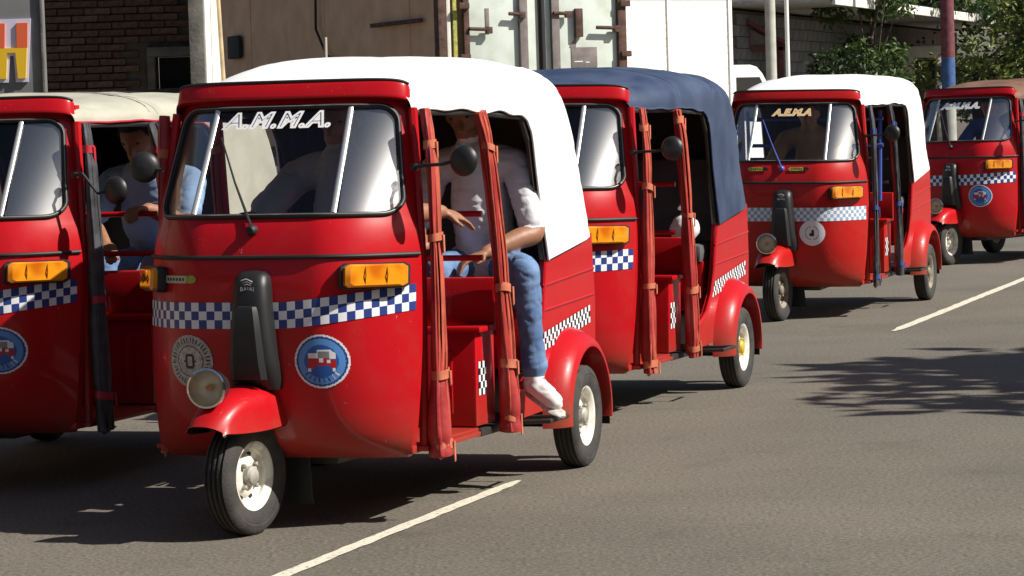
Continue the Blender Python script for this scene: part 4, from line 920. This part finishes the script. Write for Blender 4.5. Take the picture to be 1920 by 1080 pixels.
for x0, x1 in ((.36, 1.28), (1.36, 2.31)):
    d = cpart(MB().box(((x0 + x1) / 2, -.02, (CB + CT) / 2), (x1 - x0, .06, CT - CB - .2), bev=.008), 'door', PALE)
    if x0 > 1:
        MB().box((1.87, -.054, 2.17), (.34, .008, .24), bev=.002).build('grey_label', GREYS, d)
        MB().box((1.79, -.060, 2.12), (.11, .004, .012)).build('label_mark', WPRINT, d); MB().box((1.91, -.060, 2.11), (.05, .004, .012)).build('label_mark', WPRINT, d)
        MB().prism([(1.68, 2.30), (1.76, 2.27), (1.78, 2.46), (1.755, 2.55), (1.74, 2.38)], -.058, -.052, 'xz').build('grey_patch', GREYS, d)  # irregular flat grey shape laid on the pale door
    else:
        MB().box((.62, -.053, 2.62), (.05, .008, .30), bev=.002).build('grey_patch', GREYS, d)  # narrow flat grey strip on the other door
for x, wd, m_ in ((.335, .075, RUST), (1.07, .105, GREYS), (1.325, .05, LINB), (1.485, .105, GREYS), (2.365, .11, RUST)):
    cpart(MB().box((x, -.075, (CB + CT) / 2), (wd, .06, CT - CB - .1), bev=.012), 'door_bar', m_)
for x, z, ln in ((.50, 2.53, .28), (2.16, 2.52, .30), (.97, 2.70, .2), (1.56, 2.70, .22)):
    h = cpart(MB().tube([(x - ln / 2, -.125, z), (x + ln / 2, -.125, z - .012)], .022, 8).box((x + ln / 2 - .03, -.12, z - .02), (.08, .05, .08), bev=.01), 'lock_handle', RUST)
cpart(MB().box((1.79, -.09, 2.58), (.10, .06, .34), bev=.012), 'lock_keeper', RUST)
for z in (1.6, 2.2, 2.8, 3.3):
    for x in (.30, 2.40): cpart(MB().box((x, -.12, z), (.13, .04, .07), bev=.01), 'hinge', RUST)
cpart(MB().box((.04, -.0, (CB + CT) / 2), (.10, .14, CT - CB), bev=.01), 'corner_post', RUST)
cpart(MB().box((.135, -.01, (CB + CT) / 2), (.05, .05, CT - CB), bev=.01), 'corner_angle', WPLAST)
cpart(MB().box((CW - .03, .02, (CB + CT) / 2), (.06, .12, CT - CB), bev=.01), 'corner_post', RUST)
YP = mat('yellow_paint', (0.55, 0.46, 0.10), .6, color2=(0.20, 0.28, 0.06), vscale=20)
cpart(MB().box((.215, -.03, (CB + CT) / 2 - .2), (.055, .03, CT - CB - .6), bev=.004), 'yellow_strip', YP)
cpart(MB().box((CW / 2, -.03, CT - .05), (CW, .12, .12), bev=.01), 'header', RUST); cpart(MB().box((CW / 2, -.03, CB + .04), (CW, .12, .12), bev=.01), 'threshold', RUST)
cpart(MB().box((CW / 2, CL / 2, .98), (1.1, CL, .16), bev=.01), 'trailer_frame', STEEL)
for y in (1.2, 2.5):
    for x in (.28, CW - .28):
        w_ = cpart(MB().lathe([(.26, -.14), (.44, -.15), (.50, -.11), (.50, .11), (.44, .15), (.26, .14), (.22, .06), (.0005, .06)], 32, axis='x', center=(x, y, .5)), 'trailer_wheel', TYRE)
for x in (.5, CW - .5): cpart(MB().box((x, 6.9, .46), (.14, .14, .94), bev=.01), 'landing_leg', STEEL)
# stake standing in front of the container's shaded side
tag(MB().tube([(-2.03, 33.0, -.02), (-2.0, 33.0, 2.44)], .020, 8).build('stake', mat('weathered_stake', (0.40, 0.36, 0.30), .8)), 'thin weathered stake in front of the brown container side', 'stake')
# ------------------------------------------------------------------ white plank-sided truck, cab to the right
TK = empty('box_truck', (3.1, 40.0, 0), R(38)); tag(TK, 'white truck with a ribbed box body, behind the navy canopy', 'truck')
WT = mat('white_truck_paint', (0.80, 0.80, 0.78), 0.5, color2=(0.66, 0.66, 0.63), vscale=8, ramp=(.2, .5))
# local: x along the body (0 = its front end), visible long side at y=0, body to +y
part2 = lambda mb, name, m, **k: mb.build(name, m, TK, **k)
part2(MB().box((-1.3, 1.02, 1.98), (2.54, 1.94, 1.98)), 'box_body', WT, smooth=False)
for k in range(19): part2(MB().box((-1.3, .018, 1.06 + k * .104), (2.6, .036, .1015), bev=.003), 'side_plank', WT)
for k in range(3): part2(MB().box((-.06 - k * 1.1, -.01, 1.99), (.05, .03, 2.0), bev=.006), 'side_post', WT)
part2(MB().box((-1.3, 1.0, 3.02), (2.66, 2.06, .05), bev=.02), 'box_roof', WT)
prof = [(.06, .55), (1.15, .55), (1.20, .95), (1.12, 1.25), (.62, 1.98), (.52, 2.07), (.40, 2.10), (.06, 2.10)]
cb = part2(MB().prism(prof, .10, 1.85, 'xz'), 'cab', WT, sharp=30)
MB().prism([(.14, 1.35), (.98, 1.30), (.56, 1.93), (.14, 1.93)], .088, .098, 'xz').build('side_window', mat('dark_glass', (0.02, 0.022, 0.025), .08), cb, smooth=False)
MB().add([(1.095, .25, 1.30), (1.095, 1.7, 1.30), (.672, 1.7, 1.92), (.672, .25, 1.92)], [(0, 1, 2, 3)]).build('windscreen', MATS['dark_glass'], cb, smooth=False)
MB().tube([(.95, .09, 1.6), (1.0, -.10, 1.62), (1.0, -.11, 1.4)], .012, 6).box((1.0, -.12, 1.42), (.04, .12, .22), bev=.01).build('wing_mirror', BLACK, cb)
part2(MB().box((-.8, 1.0, .82), (3.6, .8, .22), bev=.01), 'truck_frame', STEEL)
for x in (-1.9, .62):
    for y in (.2, 1.75): part2(MB().lathe([(.22, -.11), (.36, -.12), (.41, -.09), (.41, .09), (.36, .12), (.22, .11), (.18, .05), (.0005, .05)], 28, axis='y', center=(x, y, .41)), 'truck_wheel', TYRE)
# ------------------------------------------------------------------ poles
POLE = mat('pale_pole_concrete', (0.46, 0.46, 0.40), .8, var=.2, vscale=4)
tag(MB().tube([(3.97, 44, -.02), (3.99, 44, 8)], [.085, .068], 16).build('utility_pole', POLE), 'thick pale concrete pole standing above the gold lettered rickshaw', 'pole')
tag(MB().tube([(4.22, 44, -.02), (4.23, 44, 7)], [.034, .030], 12).build('lamp_post', mat('white_post_paint', (0.75, 0.75, 0.72), .5)), 'thin white post just right of the thick concrete pole', 'post')
pp_ = empty('painted_pole', (7.52, 50, 0)); tag(pp_, 'stout pole painted red above and blue below, behind the brown canopy', 'pole')
for z0, z1, m_, n_ in ((-.02, 1.6, POLE, 'pole_foot'), (1.6, 2.27, mat('blue_pole_paint', (0.045, 0.10, 0.26), .7, var=.25, vscale=12), 'blue_band'), (2.27, 3.3, mat('red_pole_paint', (0.15, 0.04, 0.05), .75, var=.3, vscale=12), 'red_band'), (3.3, 8, POLE, 'pole_top')):
    part(MB().tube([(7.52, 50, z0), (7.52, 50, z1)], .118, 20), n_, m_, pp_)
# ------------------------------------------------------------------ red roofed kiosk
KR = mat('dark_red_roof', (0.13, 0.035, 0.035), .7, var=.3); KW = mat('pinkish_plaster', (0.42, 0.33, 0.29), .9, var=.2)
kk = empty('kiosk', (4.15, 52, 0)); tag(kk, 'small open kiosk with a dark red gable roof beside the white truck', 'kiosk')
part(MB().prism([(3.35, 2.62), (4.15, 3.10), (4.95, 2.62), (4.95, 2.55), (4.15, 3.02), (3.35, 2.55)], 51.0, 53.4, 'xz'), 'roof', KR, kk, smooth=False)
part(MB().prism([(3.5, 2.60), (4.15, 2.98), (4.8, 2.60)], 51.3, 51.34, 'xz'), 'gable', GREYS, kk, smooth=False)
part(MB().box((4.15, 51.3, 2.55), (1.5, .1, .10), bev=.01), 'beam', KR, kk)
for x in (3.5, 4.8):
    for y in (51.3, 53.1): part(MB().box((x, y, 1.28), (.1, .1, 2.6), bev=.01), 'post', KR, kk)
part(MB().box((4.15, 53.1, 1.02), (1.25, .1, 2.08), bev=.01), 'back_wall', KW, kk); part(MB().box((4.15, 51.3, .55), (1.2, .1, 1.1), bev=.01), 'counter', KW, kk)
# ------------------------------------------------------------------ block house with a deep white edged eave
BLK = [mat('block_a', (0.15, 0.15, 0.165), .95, var=.25, vscale=10, bump=.3, bscale=40), mat('block_b', (0.18, 0.18, 0.19), .95, var=.25, vscale=10, bump=.3, bscale=40)]
A0 = 40.6; HS = 8.0
hang = math.atan2(RD.y, RD.x); HB = empty('block_house', tuple(street(A0, HS)), hang); tag(HB, 'low grey block house with a white roof edge behind the trees', 'house')
hp_ = lambda mb, name, m, **k: mb.build(name, m, HB, **k)     # local: x along the street, y into the plot (left)
hp_(MB().box((8, 2.6, 1.6), (22, 3.9, 3.2)), 'wall', MORT, smooth=False)
hp_(MB().box((8, 1.6, 3.30), (23, 5.6, .10), bev=.01), 'roof', mat('roof_sheet', (0.34, 0.33, 0.31), .7, var=.2))
hp_(MB().box((8, -1.26, 3.28), (23, .06, .17), bev=.01), 'white_fascia', WPLAST)
bm0 = MB().box((0, 0, 0), (.39, .05, .19), bev=.006); blm = []
for k in range(2):
    me = bpy.data.meshes.new('block'); me.from_pydata(bm0.v, [], bm0.f); me.materials.append(BLK[k]); blm.append(me)
for r_ in range(8):
    for c_ in range(34):
        o = link('block', blm[qb.randrange(2)], HB); o.location = (-2.7 + c_ * .40 + (.2 if r_ % 2 else 0), 0.635 + qb.uniform(-.004, .004), 1.65 + r_ * .2)
# white gateway to the right of it, with a dark door
GW = empty('gateway', (8.8, 62, 0)); tag(GW, 'white plastered gateway with a dark green door under the roof edge', 'gate')
part(MB().box((8.47, 62, 1.25), (.24, .4, 2.5), bev=.02).xf(Matrix()), 'pillar', WPLAST, GW); part(MB().box((9.16, 62, 1.25), (.20, .4, 2.5), bev=.02), 'pillar', WPLAST, GW)
part(MB().box((8.82, 62, 2.60), (.95, .42, .24), bev=.02), 'lintel', WPLAST, GW); part(MB().box((8.8, 62.1, 1.22), (.50, .06, 2.42), bev=.01), 'door', mat('green_door', (0.05, 0.075, 0.04), .6), GW)
# ------------------------------------------------------------------ trees
def leaf_mat(name, c, c2):
    m = bpy.data.materials.new(name); m.use_nodes = True; nt = m.node_tree; b = nt.nodes['Principled BSDF']; L = nt.links
    oi = nt.nodes.new('ShaderNodeNewGeometry'); mx = nt.nodes.new('ShaderNodeMixRGB'); mx.inputs[1].default_value = (*c, 1); mx.inputs[2].default_value = (*c2, 1)
    L.new(oi.outputs['Random Per Island'], mx.inputs[0]); L.new(mx.outputs[0], b.inputs['Base Color']); b.inputs['Roughness'].default_value = .5
    t = nt.nodes.new('ShaderNodeBsdfTranslucent'); L.new(mx.outputs[0], t.inputs[0]); ms_ = nt.nodes.new('ShaderNodeMixShader'); ms_.inputs[0].default_value = .3
    out = [n for n in nt.nodes if n.type == 'OUTPUT_MATERIAL'][0]; L.new(b.outputs[0], ms_.inputs[1]); L.new(t.outputs[0], ms_.inputs[2]); L.new(ms_.outputs[0], out.inputs[0]); return m
LEAF = [leaf_mat('leaf_green', (0.045, 0.09, 0.02), (0.09, 0.14, 0.035)), leaf_mat('leaf_yellow_green', (0.10, 0.15, 0.03), (0.24, 0.26, 0.07)), leaf_mat('leaf_dark', (0.025, 0.05, 0.016), (0.055, 0.085, 0.025))]
BARK = mat('bark', (0.12, 0.09, 0.065), .95, color2=(0.06, 0.045, 0.033), vscale=12, bump=.6, bscale=25)
def foliage(mb, centre, rad, n, size, q, flat=1.0):
    c = Vector(centre)
    for _ in range(n):
        while True:
            p = Vector((q.uniform(-1, 1), q.uniform(-1, 1), q.uniform(-1, 1)))
            if .25 < p.length < 1: break
        pos = c + Vector((p.x * rad[0], p.y * rad[1], p.z * rad[2]))
        d = Vector((q.gauss(0, 1), q.gauss(0, 1), q.gauss(-.3, .7))).normalized(); nn = d.cross(Vector((q.gauss(0, 1), q.gauss(0, 1), q.gauss(0, 1)))).normalized(); s_ = size * q.uniform(.6, 1.35)
        bnd = d.cross(nn) * s_ * .12; w_ = nn * s_ * .26
        mb.add([pos, pos + d * s_ * .45 + w_ + bnd, pos + d * s_, pos + d * s_ * .45 - w_ + bnd, pos + d * s_ * .5 - bnd * .4], [(0, 1, 4), (1, 2, 4), (2, 3, 4), (3, 0, 4)])
def tree(name, base, h, spread, clumps, n, size, lm, label, seed, trunk=.14, group='trees along the street', lean=(0, 0), zmin=.52):
    q = random.Random(seed); root = empty(name, base); tag(root, label, 'tree', group); top = Vector((lean[0], lean[1], h * .62))
    tr = MB().tube([(0, 0, -.05), tuple(top * .35 + Vector((q.uniform(-.1, .1), q.uniform(-.1, .1), 0))), tuple(top * .7), tuple(top)], [trunk * 1.25, trunk, trunk * .8, trunk * .5], 12); mb = MB()
    for i in range(clumps):
        a = 2 * math.pi * i / clumps + q.uniform(-.4, .4); rr_ = spread * q.uniform(.25, 1.0); z = h * q.uniform(zmin, .97)
        c = Vector((lean[0] + rr_ * math.cos(a), lean[1] + rr_ * math.sin(a), z)); s0 = top * q.uniform(.55, 1.0)
        tr.tube([tuple(s0), tuple(s0.lerp(c, .5) + Vector((0, 0, .1 * h * q.uniform(-.3, .5)))), tuple(c)], [trunk * .38, trunk * .22, trunk * .07], 7)
        k = q.uniform(.22, .42) * spread; foliage(mb, c, (k * 1.15, k * 1.15, k * .8), n // clumps, size, q)
    tr.build('trunk', BARK, root); mb.build('crown', lm, root, smooth=False); return root
tree('street_tree', (10.9, 57.5, 0), 5.2, 2.2, 30, 7500, .17, LEAF[1], 'dense leafy tree at the right edge behind the red and blue pole', 1, .16, zmin=.2)
tree('street_tree', (12.3, 63.0, 0), 5.6, 2.8, 30, 8000, .20, LEAF[0], 'darker tree standing farther back at the right edge', 2, .18, zmin=.18)
tree('street_tree', (6.5, 52.2, 0), 4.4, .85, 14, 2300, .14, LEAF[0], 'small leafy tree in front of the block house wall', 4, .07)
tree('street_tree', (9.6, 69.5, 0), 7.4, 2.8, 24, 7000, .22, LEAF[2], 'tree crown rising behind the white roof edge', 6, .16)
def shrub(base, h, r, n, size, lm, label, seed):
    q = random.Random(seed); root = empty('shrub', base); tag(root, label, 'shrub', 'shrubs by the block house'); st_ = MB(); mb = MB()
    for i in range(9):
        a = q.uniform(0, 6.28); c = Vector((r * q.uniform(.2, 1) * math.cos(a), r * q.uniform(.2, 1) * math.sin(a), h * q.uniform(.35, .95)))
        st_.tube([(0, 0, -.02), (c.x * .4, c.y * .4, c.z * .6), tuple(c)], [.03, .02, .008], 6); foliage(mb, c, (r * .5, r * .5, h * .2), n // 9, size, q)
    st_.build('stems', BARK, root); mb.build('leaves', lm, root, smooth=False)
shrub((10.05, 55.6, 0), 2.35, .75, 2600, .16, LEAF[1], 'sunlit yellow green shrub right of the red and blue pole', 3)
shrub((11.2, 56.5, 0), 2.7, .9, 2600, .17, LEAF[0], 'tall green shrub at the far right behind the brown canopy', 5)
shrub((7.95, 58.0, 0), 2.15, .42, 520, .13, LEAF[1], 'straggly shrub in front of the white gateway', 8)
shrub((5.75, 51.0, 0), 2.3, .55, 1300, .14, LEAF[2], 'dark shrub against the block wall beside the posts', 9)
shrub((6.6, 51.2, 0), 2.05, .5, 1200, .14, LEAF[0], 'low shrub at the foot of the block wall', 10)
# tree on the opposite pavement; its crown throws the leaf shadow on the road
tree('shade_tree', (9.7, 13.2, .13), 5.8, 2.15, 54, 9000, .36, LEAF[0], 'leafy tree on the opposite pavement shading the road', 12, .15)
